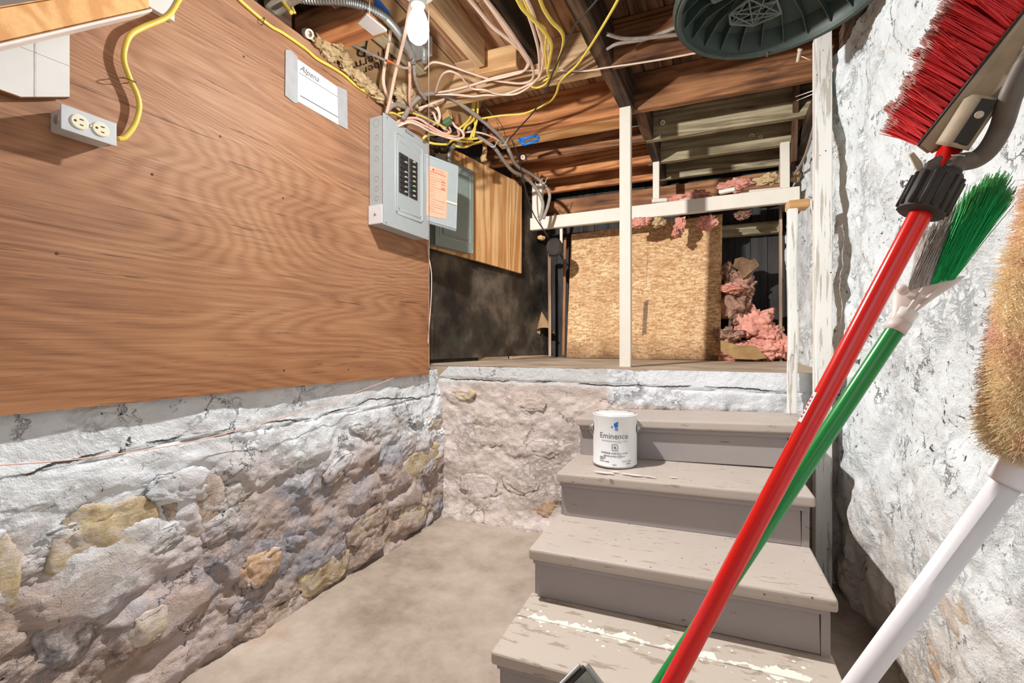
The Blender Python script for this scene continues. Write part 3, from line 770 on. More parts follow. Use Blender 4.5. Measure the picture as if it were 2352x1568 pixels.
# ================================================================== STAIRS
st = thing('staircase', (-.126, 1.6, 0), 'grey painted wooden stairs with worn chipped treads rising to the ledge', 'stairs')
XL, XR = -.52, .268
steps = [(1.03, .155, .168), (1.285, .310, .326), (1.552, .470, .488), (1.812, .627, .655)]
for i, (yf, zl, zr) in enumerate(steps):
    yb = (steps[i + 1][0] + .045) if i < 3 else 2.105
    pz = steps[i - 1] if i else (0, 0, 0)
    def P3(x, y, zo=0):
        t = (x - XL) / (XR - XL); return Vector((x, y + .017 * t, zl + (zr - zl) * t + zo))
    mt = M['stair_splash'] if i == 0 else M['stair_tread']
    th = .034
    if i == 0:
        ym = 1.205
        board('tread', P3(XL, (yf + ym) / 2, -th / 2), P3(XR, (yf + ym) / 2, -th / 2), ym - yf - .003, th, mt, st, bev=.013, seg=4)
        board('tread', P3(XL, (ym + yb) / 2, -th / 2 - .001), P3(XR, (ym + yb) / 2, -th / 2 - .001), yb - ym, th, mt, st, bev=.004, seg=2)
    else:
        board('tread', P3(XL, (yf + yb) / 2, -th / 2), P3(XR, (yf + yb) / 2, -th / 2), yb - yf, th, mt, st, bev=.013, seg=4)
    # moulding under the nosing
    board('moulding', P3(XL + .012, yf + .024, -th - .008), P3(XR - .015, yf + .024, -th - .008), .018, .018, M['stair_riser'], st, bev=.006, seg=3)
    # riser
    t0 = (pz[1] if i else 0); t1 = (pz[2] if i else 0)
    a0 = P3(XL + .02, yf + .03, 0); b0 = P3(XR - .03, yf + .03, 0)
    h0 = [Vector((a0.x, a0.y, t0 - .004)), Vector((b0.x, b0.y, t1 - .004)), Vector((b0.x, b0.y, zr - th)), Vector((a0.x, a0.y, zl - th))]
    bm = bmesh.new()
    r = board('riser', (a0 + Vector((0, .01, 0))) * 1, (b0 + Vector((0, .01, 0))) * 1, .02, (zl - th - t0), M['stair_riser'], st, bev=.001)
    bm.free()
    r.location.z = ((t0 + t1) / 2 + (zl + zr) / 2 - th) / 2
    # board end on the right, set back
    box('side_board', (XR - .028, yf + .045, t1 - .02 if i else 0), (XR - .008, yb, zr - th), M['stair_riser'], st, bev=.001)
    box('side_board', (XL + .008, yf + .045, t0 - .02 if i else 0), (XL + .02, yb, zl - th), M['stair_riser'], st, bev=.001)
# spilt paint on the tread in front of the can
random.seed(3)
vs, fs = [], []
for px, py, r in ((1372, 1083, .010), (1385, 1085, .014), (1398, 1086, .012), (1412, 1083, .009), (1440, 1088, .012), (1458, 1091, .011), (1470, 1092, .008), (1490, 1094, .010), (1500, 1096, .006), (1545, 1096, .008), (1400, 1094, .005)):
    c = W(px, py, z=.4775 + .012 * (px - 1271) / 600)
    b = len(vs); vs.append(c + Vector((0, 0, .0016)))
    for k in range(9):
        a = 2 * math.pi * k / 9; q = r * random.uniform(.7, 1.3)
        vs.append(c + Vector((math.cos(a) * q * 1.5, math.sin(a) * q * .6, .001)))
    for k in range(9): fs.append((b, b + 1 + k, b + 1 + (k + 1) % 9))
mesh('paint_spill', vs, fs, M['cap_white'], st, kind='stuff')

# ================================================================== PAINT CAN
cb = Vector((-.345, 1.742, .4785)); R = .0825; CH = .19
can = thing('paint_can', cb, 'white paint can with blue emblem standing on the third tread', 'paint can')
M['can_white'] = plain('can_label', srgb(238, 240, 240), .35, 0, .5, .015)
lathe('can_body', [(R - .003, 0), (R, .002), (R, .006), (R - .0015, .009), (R - .0015, CH - .012), (R, CH - .008), (R + .0005, CH - .002), (R - .002, CH)], M['can_white'], can, cb, seg=64)
lathe('rim', [(R - .002, CH - .001), (R - .004, CH + .001), (R - .010, CH - .001), (R - .012, CH - .008), (R - .013, CH - .010)], M['steel'], can, cb, seg=64, cap=False)
lathe('lid', [(0, CH - .010), (R - .02, CH - .010), (R - .013, CH - .006), (R - .012, CH - .010)], M['cap_white'], can, cb, seg=48)
lathe('bottom_ring', [(R - .002, -.0005), (R + .001, .001), (R + .001, .005), (R - .001, .006)], M['steel'], can, cb, seg=64, cap=False)
for k, a in enumerate((.3, .9, 1.5, 2.2, 2.9)):
    q = cb + Vector((math.cos(a) * (R - .008), math.sin(a) * (R - .008), CH))
    lathe('dried_paint', [(0, .0015), (.006, .0005), (.007, -.001)], M['rust'] if k % 2 else M['label_red'], can, q, seg=8)
camdir = Vector((-cb.x, -cb.y, 0)).normalized(); camang = math.atan2(camdir.y, camdir.x)
def canwrap(u0, z0):
    def f(x, y, z):
        a = camang + (u0 + x) / R
        r = R - .0008 + z
        return cb + Vector((math.cos(a) * r, math.sin(a) * r, z0 + y))
    return f
def cantext(s, size, u0, z0, mat, al='LEFT', name='lettering'):
    return text(name, s, size, (0, 0, 0), X_, Z_, mat, can, al, wrap=canwrap(u0, z0), ext=.0003)
cantext('Eminence', .0285, -.060, .108, M['ink_soft'])
cantext('HIGH PERFORMANCE CEILING PAINT', .0058, -.002, .097, M['ink_pale'], 'CENTER')
cantext('INTERIOR ACRYLIC LATEX', .0085, -.002, .052, M['ink_soft'], 'CENTER')
cantext('LIFETIME LIMITED WARRANTY', .0062, -.002, .042, M['ink_soft'], 'CENTER')
cantext('1 U.S. GAL', .0085, .026, .024, M['ink_soft']); cantext('3.78 L', .0085, .040, .015, M['ink_soft'])
cantext('FLAT', .006, -.008, .012, M['ink_soft'])
cantext('CEILING', .007, -.060, .035, M['ink_soft']); cantext('PAINT', .0075, -.060, .028, M['ink_soft']); cantext('ULTRA WHITE', .006, -.060, .021, M['ink_soft'])
def canpoly(name, pts, mat):
    f = canwrap(0, 0); vs = []
    for x, y in pts: vs.append(f(x, y, .0006))
    return mesh(name, vs, [tuple(range(len(pts)))], mat, can)
canpoly('emblem', [(-.004, .162), (.005, .168), (.012, .170), (.011, .152), (.006, .148), (-.002, .150)], M['carton_blue'])
canpoly('emblem', [(-.014, .148), (-.010, .156), (-.007, .148)], M['carton_blue'])
canpoly('emblem', [(0, .146), (.012, .146), (.012, .143), (0, .143)], M['carton_blue']); canpoly('emblem', [(0, .141), (.012, .141), (.012, .138), (0, .138)], M['carton_blue'])
for a, b, c, d in ((-.010, .088, .010, .086), (-.010, .066, .010, .064), (-.011, .086, -.009, .066), (.009, .086, .011, .066)):
    canpoly('can_icon', [(a, b), (c, b), (c, d), (a, d)], M['ink_soft'])
canpoly('can_icon', [(-.004, .080), (.004, .080), (.004, .072), (-.004, .072)], M['ink_soft'])
sd = Vector((-camdir.y, camdir.x, 0))
for s in (1, -1):
    e = cb + sd * s * (R - .002) + camdir * .012 + Vector((0, 0, CH * .72))
    lathe('ear', [(.017, 0), (.016, .003), (.009, .005), (.007, .010), (0, .012)], M['galv'], can, e, sd * s, 20)
hp = []
for i in range(15):
    a = math.pi * i / 14
    hp.append(cb + sd * math.cos(a) * (R + .012) + Vector((0, 0, CH * .72)) + camdir * (.012 - .0) - camdir * math.sin(a) * .09 + Vector((0, 0, -math.sin(a) * .11 * 0.8)))
# bail hangs down behind the can
hp = [p if True else p for p in hp]
tube('handle', [q + (-camdir) * 0.02 * math.sin(math.pi * i / 14) for i, q in enumerate(hp)], .0014, M['steel'], can)

# ================================================================== OUTLET BOX
def wl_(px, py, x): return W(px, py, x=x)
ob = thing('outlet_box', (-1.33, .55, 1.42), 'grey metal surface box with twin ivory outlets on the plywood', 'outlet')
XF = -1.285
c = [wl_(141, 238, XF), wl_(268, 283, XF), wl_(268, 336, XF), wl_(139, 295, XF)]
ya, yb_ = (c[0].y + c[3].y) / 2, (c[1].y + c[2].y) / 2
zt, zb = (c[0].z + c[1].z) / 2, (c[2].z + c[3].z) / 2
box('box_body', (-1.344, ya + .004, zb + .004), (XF - .003, yb_ - .004, zt - .004), M['zinc_white'], ob, bev=.006, seg=3)
box('cover_plate', (XF - .004, ya, zb), (XF, yb_, zt), M['zinc_white'], ob, bev=.003, seg=3)
ymid, zmid = (ya + yb_) / 2, (zt + zb) / 2
for s in (-1, 1):
    yc = ymid + s * (yb_ - ya) * .19
    o = lathe('receptacle', [(0, .003), (.0145, .003), (.0165, .001), (.0165, -.003)], M['ivory'], ob, (XF, yc, zmid), (1, 0, 0), 32)
    for dy, dz, a, b in ((.003, .006, .007, .0022), (.003, -.006, .006, .0022)):
        box('slot', (XF + .0028, yc + dy - a / 2, zmid + dz - b / 2), (XF + .0034, yc + dy + a / 2, zmid + dz + b / 2), M['panel_dark'], o, bev=0)
    lathe('ground_hole', [(0, .0006), (.0025, .0005), (.0025, 0)], M['panel_dark'], o, (XF + .0028, yc - .008, zmid), (1, 0, 0), 12)
lathe('screw', [(0, .002), (.003, .0015), (.0035, 0)], M['steel'], ob, (XF, ymid, zmid), (1, 0, 0), 14)
lathe('knockout', [(0, .001), (.010, .001), (.011, 0)], M['galv'], ob, (-1.315, ya + .004, zmid), (0, -1, 0), 20)

# ================================================================== CABLES
def cpath(pts, off=(0, 0), sc_=1.0, **pl):
    out = []
    for p in pts:
        x, y = off[0] + p[0] * sc_, off[1] + p[1] * sc_
        out.append(W(x, y, d=p[2]) if len(p) > 2 else W(x, y, **pl))
    return out
def cable(label, pts, r, mat, cat='cable', group=None, flat=1.0, name='cable', n=6):
    if .004 < r < .008 and mat != 'black_cable': r *= 1.22
    return tag(tube(name, pts, r, M[mat], sides=8, n=n, flat=flat), label, cat, group)
def staple(p, ax, s=.008):
    pass
cable('thick yellow cable curving down the plywood to the outlet box',
      cpath([(430, -30), (411, 0), (385, 37), (330, 62), (300, 80), (287, 110), (285, 140), (298, 180), (314, 215), (320, 245), (312, 280), (298, 303), (284, 317), (270, 319)], x=-1.325), .0052, 'yellow')
tag(tube('cable_staple', [W(284, 178, x=-1.344), W(286, 179, x=-1.312), W(310, 187, x=-1.312), W(313, 188, x=-1.344)], .0012, M['rust']), 'rusty staple holding the thick yellow cable on the plywood', 'staple')
cable('yellow cable stapled along the top edge of the large plywood',
      cpath([(540, -12), (556, 5), (600, 43), (625, 62), (651, 76.5), (702, 112), (727, 134), (760, 153), (790, 172), (817, 196), (850, 218), (884, 241)], x=-1.337), .0045, 'yellow')
for px, py in ((605, 50), (846, 217)):
    tag(tube('cable_staple', [W(px - 3, py + 8, x=-1.344), W(px - 1, py + 4, x=-1.328), W(px + 2, py - 7, x=-1.328), W(px + 3, py - 9, x=-1.344)], .0012, M['rust']), 'rusty staple on the yellow cable along the plywood top, ' + ('near its upper end' if px < 700 else 'near the electrical panel'), 'staple')
cable('fine orange wire drooping across the white stone wall', cpath([(-40, 1072), (0, 1068), (150, 1057), (300, 1038), (450, 1012), (600, 972), (700, 944), (760, 925), (830, 896), (905, 868)], x=-1.318), .0014, 'pink_cable', 'wire')
M['orange_tip'] = plain('orange_plastic', srgb(236, 110, 50), .4)
O7, S7 = (1000, 0), 1 / 5.227
Zc = 2.094
g = 'cream cables stapled below the joists'
cable('cream cable looping left from the ceiling past the pale blocks', cpath([(380, -50), (420, 0), (560, 170), (690, 320), (850, 450), (980, 560), (1110, 690), (1160, 790), (1180, 900), (1140, 970), (1030, 1000), (850, 985), (650, 950), (450, 885), (250, 815), (100, 765), (0, 745), (-60, 760), (-130, 830)], O7, S7, z=Zc), .0062, 'white_cable', group=g, flat=.6)
cable('cream cable crossing behind and running down to the panel top', cpath([(570, -50), (610, 0), (760, 190), (900, 380), (1000, 530), (1100, 680), (1130, 760), (1060, 850), (950, 890), (800, 930), (600, 970), (400, 1030), (200, 1080), (30, 1110)], O7, S7, z=Zc - .006), .0062, 'white_cable', group=g, flat=.6)
cable('cream cable beside the first, ending in the bundle left of the yellow cables', cpath([(600, -10), (745, 200), (880, 400), (985, 550), (1085, 700), (1110, 765), (1040, 865), (900, 905), (700, 950), (500, 1010), (300, 1065), (30, 1130)], O7, S7, z=Zc + .004), .0058, 'white_cable', group=g, flat=.6)
cable('cream cable coming down beside the yellow ones and hooping up at left', cpath([(1090, -20), (1170, 150), (1230, 350), (1290, 550), (1300, 700), (1270, 870), (1220, 950), (1100, 1060), (950, 1130), (750, 1130), (600, 1080), (450, 1065), (380, 1010), (300, 910), (220, 865), (150, 855), (80, 900), (30, 1010), (5, 1110)], O7, S7, z=Zc - .012), .0058, 'white_cable', group=g, flat=.6)
cable('cream cable sweeping low across to the grey cable arch', cpath([(1030, -20), (1120, 190), (1190, 400), (1240, 620), (1250, 830), (1230, 950), (1130, 1010), (900, 1110), (750, 1140), (600, 1140), (450, 1155), (300, 1140), (100, 1130), (0, 1135)], O7, S7, z=Zc - .006), .0058, 'white_cable', group=g, flat=.6)
cable('cream cable straight between the blocks and the bundle', cpath([(-10, 1140), (150, 1120), (350, 1060), (560, 980), (700, 930), (1000, 860), (1120, 845), (1500, 845), (1800, 850), (2000, 820), (2200, 790), (2352, 770), (2700, 715), (2950, 670), (3200, 620)], O7, S7, z=Zc), .0038, 'white_cable', group=g)
g = 'yellow cables hanging from the ceiling'
cable('yellow cable dropping left of the bundle and hooking back', cpath([(975, -30), (990, 0), (1040, 90), (1130, 190), (1230, 290), (1340, 420), (1395, 540), (1380, 680), (1350, 850), (1370, 910), (1330, 1000), (1230, 1050), (1150, 1040)], O7, S7, z=Zc - .02), .006, 'yellow', group=g, flat=.55)
cable('yellow cable bowed out to the right of the bundle', cpath([(1250, -30), (1260, 0), (1310, 120), (1400, 260), (1500, 360), (1540, 460), (1520, 600), (1470, 750), (1440, 880), (1300, 970)], O7, S7, z=Zc - .02), .006, 'yellow', group=g, flat=.55)
cable('yellow cable in the middle of the bundle', cpath([(1060, -30), (1070, 0), (1130, 140), (1200, 260), (1310, 340), (1330, 450), (1320, 600), (1340, 800), (1360, 920)], O7, S7, z=Zc - .015), .005, 'yellow', group=g, flat=.55)
cable('long yellow cable crossing from the beam down to the panel', cpath([(2220, -60), (2190, 0), (2130, 110), (2000, 330), (1850, 570), (1700, 780), (1580, 890), (1490, 990), (1450, 1120), (1370, 1220), (1200, 1310), (1040, 1365), (800, 1385), (560, 1420)], O7, S7, z=Zc - .012), .0062, 'yellow', flat=.6)
cable('thin black cable hanging diagonally to the grey cable hook', cpath([(1990, -60), (1940, 0), (1800, 160), (1680, 300), (1560, 540), (1480, 720), (1400, 900), (1310, 1130), (1180, 1340), (1020, 1520), (880, 1680)], O7, S7, z=Zc - .03), .0036, 'black_cable')
cable('black cable continuing down from the hook to the hanging black cap', cpath([(1176, 322, 2.62), (1190, 360, 2.7), (1205, 425, 2.9), (1225, 490, 3.05), (1262, 548, 3.1)]), .004, 'black_cable')
cable('pale cable running between the joists toward the green lid', cpath([(1394, 78), (1430, 88), (1475, 88), (1530, 82), (1575, 78)], z=Zc), .006, 'grey_cable')
cable('pale cable curving up to the green lid', cpath([(1394, 112), (1420, 100), (1480, 90), (1530, 72), (1575, 52)], z=Zc + .01), .0055, 'grey_cable')
cable('short yellow cable dropping behind the plywood at the top', cpath([(632, -25), (645, -5), (655, 12), (670, 30)], d=1.55), .006, 'yellow', group='yellow cables above the plywood')
cable('yellow cable bent beside the short one at the top', cpath([(670, -20), (668, 5), (671, 17), (677, 30)], d=1.58), .0045, 'yellow', group='yellow cables above the plywood')
cable('yellow cable hanging in a loop under the sawn joist end', cpath([(750, 84), (758, 88), (775, 91), (790, 84), (799, 72), (804, 58)], d=1.68), .0042, 'yellow')
cable('thin grey cable crossing the kraft paper', cpath([(782, 92), (820, 108), (858, 126), (895, 143), (925, 155), (945, 156)], d=1.76), .0042, 'grey_cable')
tag(tube('orange_connector', [W(890, 139, d=1.74), W(897, 142, d=1.74), W(908, 148, d=1.74)], lambda t: .006 - .004 * t, M['orange_tip']), 'small orange wire connector on the thin grey cable', 'connector')
# heavy grey cables
for lb, pts in (('heavy grey cable arching from the panel over to the far hooks', [(925, 272, 1.98), (932, 262, 2.0), (945, 240, 2.03), (969, 220, 2.06), (999, 214, 2.12), (1035, 225, 2.2), (1080, 255, 2.3), (1125, 291, 2.42), (1158, 324, 2.55), (1170, 348, 2.6), (1188, 381, 2.75), (1225, 403, 2.95), (1250, 424, 3.02), (1262, 445, 3.02), (1259, 470, 3.02), (1248, 502, 3.02)]),
                ('heavy grey cable running along the wall below the yellow tangle', [(1072, 290, 2.42), (1095, 312, 2.45), (1134, 338, 2.52), (1155, 366, 2.62), (1178, 393, 2.75), (1208, 408, 2.9), (1232, 434, 3.0), (1246, 462, 3.02), (1246, 482, 3.02), (1240, 505, 3.02)]),
                ('short heavy grey cable bending into the panel top left', [(885, 272, 1.96), (890, 254, 1.97), (905, 241, 2.0), (930, 246, 2.06), (960, 262, 2.16), (1000, 285, 2.3)])):
    cable(lb, cpath(pts), .0108, 'grey_cable', group='heavy grey cables')
for (px, py, d, lb) in ((1134, 334, 2.50, 'lower left'), (1157, 330, 2.52, 'upper'), (1237, 420, 2.92, 'far lower'), (1249, 418, 2.94, 'far right')):
    c = W(px, py, d=d); pts = [c + Vector((-.022, 0, .008)), c + Vector((-.014, -.012, -.006)), c + Vector((0, -.014, -.014)), c + Vector((.014, -.008, -.006)), c + Vector((.016, 0, .012)), c + Vector((.026, .01, .03))]
    tag(tube('cable_hook', pts, .0028, M['panel_grey']), 'grey plastic hook holding the heavy grey cables, ' + lb + ' one', 'hook', 'cable hooks')
# cables dropping past the bulb
O2, S2 = (820, 60), 1 / 7.127
cable('cream cable dropping left of the bulb behind the panel', cpath([(545, 60, 1.75), (540, 150, 1.76), (500, 400, 1.8), (445, 700, 1.85), (432, 900, 1.88), (470, 1080, 1.92), (560, 1240, 1.98), (700, 1380, 2.05)], O2, S2), .0056, 'white_cable', flat=.7)
cable('cream cable dropping from the lamp straight into the panel', cpath([(880, -400, 1.55), (800, 60, 1.6), (720, 400, 1.7), (620, 800, 1.8), (540, 1200, 1.88), (478, 1440, 1.93)], O2, S2), .0056, 'white_cable', flat=.7)
cable('pink cable hanging from the junction box connector', cpath([(858, 580, 1.82), (865, 900, 1.88), (860, 1220, 1.96), (900, 1400, 2.05)], O2, S2), .0056, 'pink_cable', flat=.7)
cable('grey cable bending down behind the junction box', cpath([(930, 640, 1.85), (950, 850, 1.9), (1020, 1050, 1.98), (1130, 1200, 2.05)], O2, S2), .006, 'grey_cable')
cable('green earth wire hanging below the joist', cpath([(1104, 236, 2.4), (1120, 252, 2.42), (1140, 278, 2.45), (1148, 300, 2.46), (1156, 322, 2.48), (1150, 330, 2.48)]), .0018, 'lid_green_out', 'wire')
# loops and tangle above the panels
O3, S3 = (960, 180), 1 / 6.918
g = 'looping cables above the electrical panel'
loops = [
 ('pinkish cable looping wide over the panel top', 'pink_cable', [(-340, 700, 2.0), (-200, 640, 2.02), (0, 640, 2.06), (170, 740, 2.1), (300, 820, 2.15), (430, 880, 2.18), (520, 850, 2.2), (500, 780, 2.22)]),
 ('cream cable looping widest in front of the tangle', 'white_cable', [(-320, 760, 1.99), (-150, 700, 2.0), (0, 740, 2.03), (200, 850, 2.08), (400, 920, 2.12), (600, 965, 2.15), (720, 930, 2.18), (700, 840, 2.2), (600, 770, 2.22), (550, 700, 2.25)]),
 ('pink cable just inside the widest loop', 'pink_cable', [(-300, 720, 2.0), (-100, 670, 2.02), (120, 760, 2.05), (330, 870, 2.1), (520, 930, 2.14), (650, 900, 2.2), (610, 760, 2.25)]),
 ('cream cable hooping up behind the pull cord', 'white_cable', [(-30, 640, 2.15), (20, 520, 2.17), (120, 440, 2.18), (230, 440, 2.2), (320, 520, 2.22), (340, 650, 2.24), (310, 770, 2.26)]),
 ('cream cable bent down beside the wooden peg', 'white_cable', [(270, 370, 2.2), (330, 500, 2.22), (345, 640, 2.24), (250, 740, 2.26), (150, 790, 2.28)]),
 ('cream cable rising into the cable arch', 'white_cable', [(0, 480, 2.1), (150, 430, 2.12), (280, 380, 2.14), (420, 330, 2.18)]),
 ('yellow cable lying flat behind the loops', 'yellow', [(-320, 560, 2.05), (-180, 540, 2.06), (-60, 560, 2.1), (100, 620, 2.14), (260, 700, 2.2), (450, 790, 2.25)]),
 ('yellow cable sagging lowest toward the second panel', 'yellow', [(80, 960, 2.12), (130, 910, 2.12), (240, 890, 2.14), (500, 910, 2.2), (800, 960, 2.3), (960, 950, 2.34)]),
 ('yellow cable along the lower edge of the tangle', 'yellow', [(180, 1020, 2.14), (280, 1040, 2.16), (460, 1045, 2.2), (560, 980, 2.24), (700, 1000, 2.3), (870, 1000, 2.36)]),
 ('yellow cable drooping to the right of the tangle', 'yellow', [(560, 1040, 2.3), (640, 1085, 2.32), (760, 1090, 2.36), (880, 1040, 2.4), (1030, 990, 2.44)]),
 ('yellow cable dropping first in the vertical trio', 'yellow', [(865, 330, 2.36), (855, 560, 2.38), (790, 680, 2.36), (650, 800, 2.33)]),
 ('yellow cable dropping in the middle of the vertical trio', 'yellow', [(905, 320, 2.36), (885, 500, 2.38), (890, 650, 2.38), (910, 780, 2.38), (880, 930, 2.36)]),
 ('yellow cable dropping last in the vertical trio', 'yellow', [(945, 320, 2.36), (950, 500, 2.38), (930, 700, 2.38), (850, 900, 2.36), (840, 960, 2.36)]),
 ('yellow cable slanting up through the tangle', 'yellow', [(700, 870, 2.3), (760, 760, 2.32), (860, 680, 2.35), (940, 560, 2.38)]),
 ('pale cable behind running to the lower grey cable', 'white_cable', [(720, 860, 2.36), (880, 850, 2.38), (1050, 880, 2.42), (1200, 940, 2.48), (1320, 1010, 2.54)]),
 ('dusty cream cable hanging inside the loops', 'white_cable', [(180, 500, 2.24), (250, 560, 2.26), (300, 680, 2.28), (420, 800, 2.3), (500, 860, 2.3)]),
 ('yellow cable rising over the panel corner', 'yellow', [(-520, 620, 1.96), (-480, 560, 1.97), (-420, 545, 1.99), (-330, 575, 2.02), (-200, 650, 2.06)]),
]
for lb, mt, pts in loops:
    cable(lb, cpath(pts, O3, S3), .0052 if mt != 'yellow' else .0048, mt, group=g, flat=.75)

# ================================================================== ELECTRICAL PANELS
XP = -1.262
ep = thing('breaker_panel', (-1.30, 1.70, 1.445), 'grey electrical panel with its door open on the large plywood', 'electrical panel')
A = W(885, 264, x=XP); B_ = W(985, 330, x=XP); C_ = W(983, 546, x=XP); D_ = W(879, 516, x=XP)
y0, y1 = (A.y + D_.y) / 2, (B_.y + C_.y) / 2; z1, z0 = (A.z + B_.z) / 2, (C_.z + D_.z) / 2
box('enclosure', (-1.343, y0 + .002, z0 + .002), (XP - .004, y1 - .002, z1 - .002), M['panel_grey'], ep, bev=.003)
box('front_cover', (XP - .005, y0 - .003, z0 - .003), (XP, y1 + .003, z1 + .003), M['panel_grey'], ep, bev=.002, seg=2)
def fr(px0, py0, px1, py1):
    a, b = W(px0, py0, x=XP), W(px1, py1, x=XP); return a.y, a.z, b.y, b.z
ry0, ry1 = W(908, 400, x=XP).y, W(970, 400, x=XP).y
rz1, rz0 = W(911, 303, x=XP).z, W(908, 487, x=XP).z
def ring(name, y0_, y1_, z0_, z1_, xx_, r, mat, par):
    pts = []
    c = .012
    for (yy, zz) in ((y0_ + c, z0_), (y1_ - c, z0_), (y1_, z0_ + c), (y1_, z1_ - c), (y1_ - c, z1_), (y0_ + c, z1_), (y0_, z1_ - c), (y0_, z0_ + c), (y0_ + c, z0_)):
        pts.append(Vector((xx_, yy, zz)))
    return tube(name, pts, r, mat, par, sm=False)
ring('cover_rim', ry0, ry1, rz0, rz1, XP - .001, .005, M['panel_grey'], ep)
ring('cover_rim', ry0 + .016, ry1 - .010, rz0 + .02, rz1 - .03, XP - .001, .0035, M['panel_grey'], ep)
cy0, cy1 = W(916, 400, x=XP).y, W(936, 400, x=XP).y
cy2, cy3 = W(939.5, 400, x=XP).y, W(957, 400, x=XP).y
cz1, cz0 = W(916, 349, x=XP).z, W(914, 440, x=XP).z
random.seed(8)
for col, (a, b) in enumerate(((cy0, cy1), (cy2, cy3))):
    zt_, zb_ = cz1, cz0
    n = 8; hh = (zt_ - zb_) / n
    for k in range(n):
        zz = zt_ - (k + 1) * hh
        br = box('breaker', (XP - .001, a, zz + .001), (XP + .006, b, zz + hh - .001), M['breaker'], ep, bev=.001)
        if (k, col) not in ((0, 0), (2, 0)):
            yc = a + (b - a) * (.62 if col == 0 else .45)
            box('lever', (XP + .006, yc - .006, zz + hh * .35), (XP + .013, yc + .008, zz + hh * .68), M['green_tag'] if (k, col) == (5, 1) else M['breaker_lever'], br, bev=.001)
ba, bb = W(931.5, 302, x=XP), W(949.5, 318, x=XP)
nm = box('name_plate', (XP, ba.y, bb.z + .006), (XP + .001, bb.y, bb.z + .018), M['ink'], ep, bev=0)
box('name_plate_face', (XP + .001, ba.y + .003, bb.z + .0085), (XP + .0015, bb.y - .003, bb.z + .0155), M['panel_grey'], nm, bev=0)
for i, (zz, s) in enumerate(((.93, .016), (.80, .010), (.70, .010), (.60, .010), (.42, .011), (.33, .010), (.24, .010))):
    zc = z0 + (z1 - z0) * zz
    vs, fs = sweep([Vector((-1.303 + math.cos(t) * s * .9, y0 + .0015, zc + math.sin(t) * s)) for t in [2 * math.pi * k / 16 for k in range(17)]], .0007, 4)
    mesh('knockout', vs, fs, M['panel_green'], ep)
box('white_patch', (-1.342, y0 - .004, z0 + .002), (XP - .006, y0 + .001, z0 + .082), M['paper'], ep, bev=.002)
lathe('knob', [(.006, 0), (.006, .003), (.003, .006), (0, .007)], M['panel_grey'], ep, (-1.303, y0 - .004, z0 + .045), (0, -1, 0), 14)
for yy, zz in ((y0 + .012, z0 + .008), (y1 - .008, z0 + .012), (y0 + .02, z1 - .01)):
    lathe('screw', [(0, .002), (.003, .0018), (.004, 0)], M['steel'], ep, (XP, yy, zz), (1, 0, 0), 12)
# open door
DT = [W(974, 351, d=2.17), W(1054, 381, d=2.30), W(1049, 531, d=2.30), W(967, 507, d=2.17)]
nrm = (DT[1] - DT[0]).cross(DT[3] - DT[0]).normalized()
if nrm.dot(Vector((0, 0, H)) - DT[0]) < 0: nrm = -nrm
door = hexa('door', DT, [p - nrm * .012 for p in DT], M['panel_grey'], ep, bev=.003, seg=2)
def dp(u, v, o=0): return DT[0].lerp(DT[1], u).lerp(DT[3].lerp(DT[2], u), v) + nrm * o
tube('door_lip', [dp(.03, .03, .001), dp(.97, .03, .001), dp(.97, .97, .001), dp(.03, .97, .001), dp(.03, .03, .001)], .0035, M['panel_grey'], door, sm=False)
hexa('label', [dp(.13, .16, .002), dp(.68, .15, .002), dp(.68, .87, .002), dp(.12, .90, .002)], [dp(.13, .16, .0005), dp(.68, .15, .0005), dp(.68, .87, .0005), dp(.12, .90, .0005)], M['label_paper'], door)
def strip(u0, v0, u1, v1, mat, name='print_line', o=.0026):
    mesh(name, [dp(u0, v0, o), dp(u1, v0, o), dp(u1, v1, o), dp(u0, v1, o)], [(0, 1, 2, 3)], mat, door)
strip(.24, .185, .28, .215, M['label_red'])
for a, b, c2, d2 in ((.29, .185, .54, .188), (.29, .212, .54, .215), (.29, .185, .295, .215), (.535, .185, .54, .215)): strip(a, b, c2, d2, M['label_red'])
strip(.18, .232, .62, .240, M['label_red'])
for k in range(16): strip(.16, .27 + k * .036, random.choice((.36, .6, .64)), .2745 + k * .036, M['label_ink'])
for v in (.33, .37, .42, .44): strip(.50, v, .62, v + .008, M['label_red'])
lt = board('latch', dp(.66, .60, .004), dp(.97, .60, .004), .010, .004, M['ivory'], door, up=nrm, bev=.001)
for v in (.08, .93):
    lathe('hinge', [(.005, -.008), (.006, 0), (.005, .008)], M['steel'], ep, dp(-.06, v, .004), (0, 0, 1), 10)
# second panel
y20, y21, z20, z21 = 2.14, 2.457, 1.4795, 1.984
p2 = thing('second_panel', (-1.45, 2.3, 1.48), 'greenish grey closed panel half hidden behind the open panel door', 'electrical panel')
def sk(y, z, o): return Vector((tx(y) + o, y, z))
hexa('enclosure', [sk(y20, z20, .125), sk(y21, z20, .125), sk(y21, z21, .125), sk(y20, z21, .125)], [sk(y20, z20, .068), sk(y21, z20, .068), sk(y21, z21, .068), sk(y20, z21, .068)], M['panel_green'], p2, bev=.003)
hexa('front_cover', [sk(y20 - .003, z20 - .003, .129), sk(y21 + .003, z20 - .003, .129), sk(y21 + .003, z21 + .003, .129), sk(y20 - .003, z21 + .003, .129)], [sk(y20 - .003, z20 - .003, .124), sk(y21 + .003, z20 - .003, .124), sk(y21 + .003, z21 + .003, .124), sk(y20 - .003, z21 + .003, .124)], M['panel_green'], p2, bev=.001)
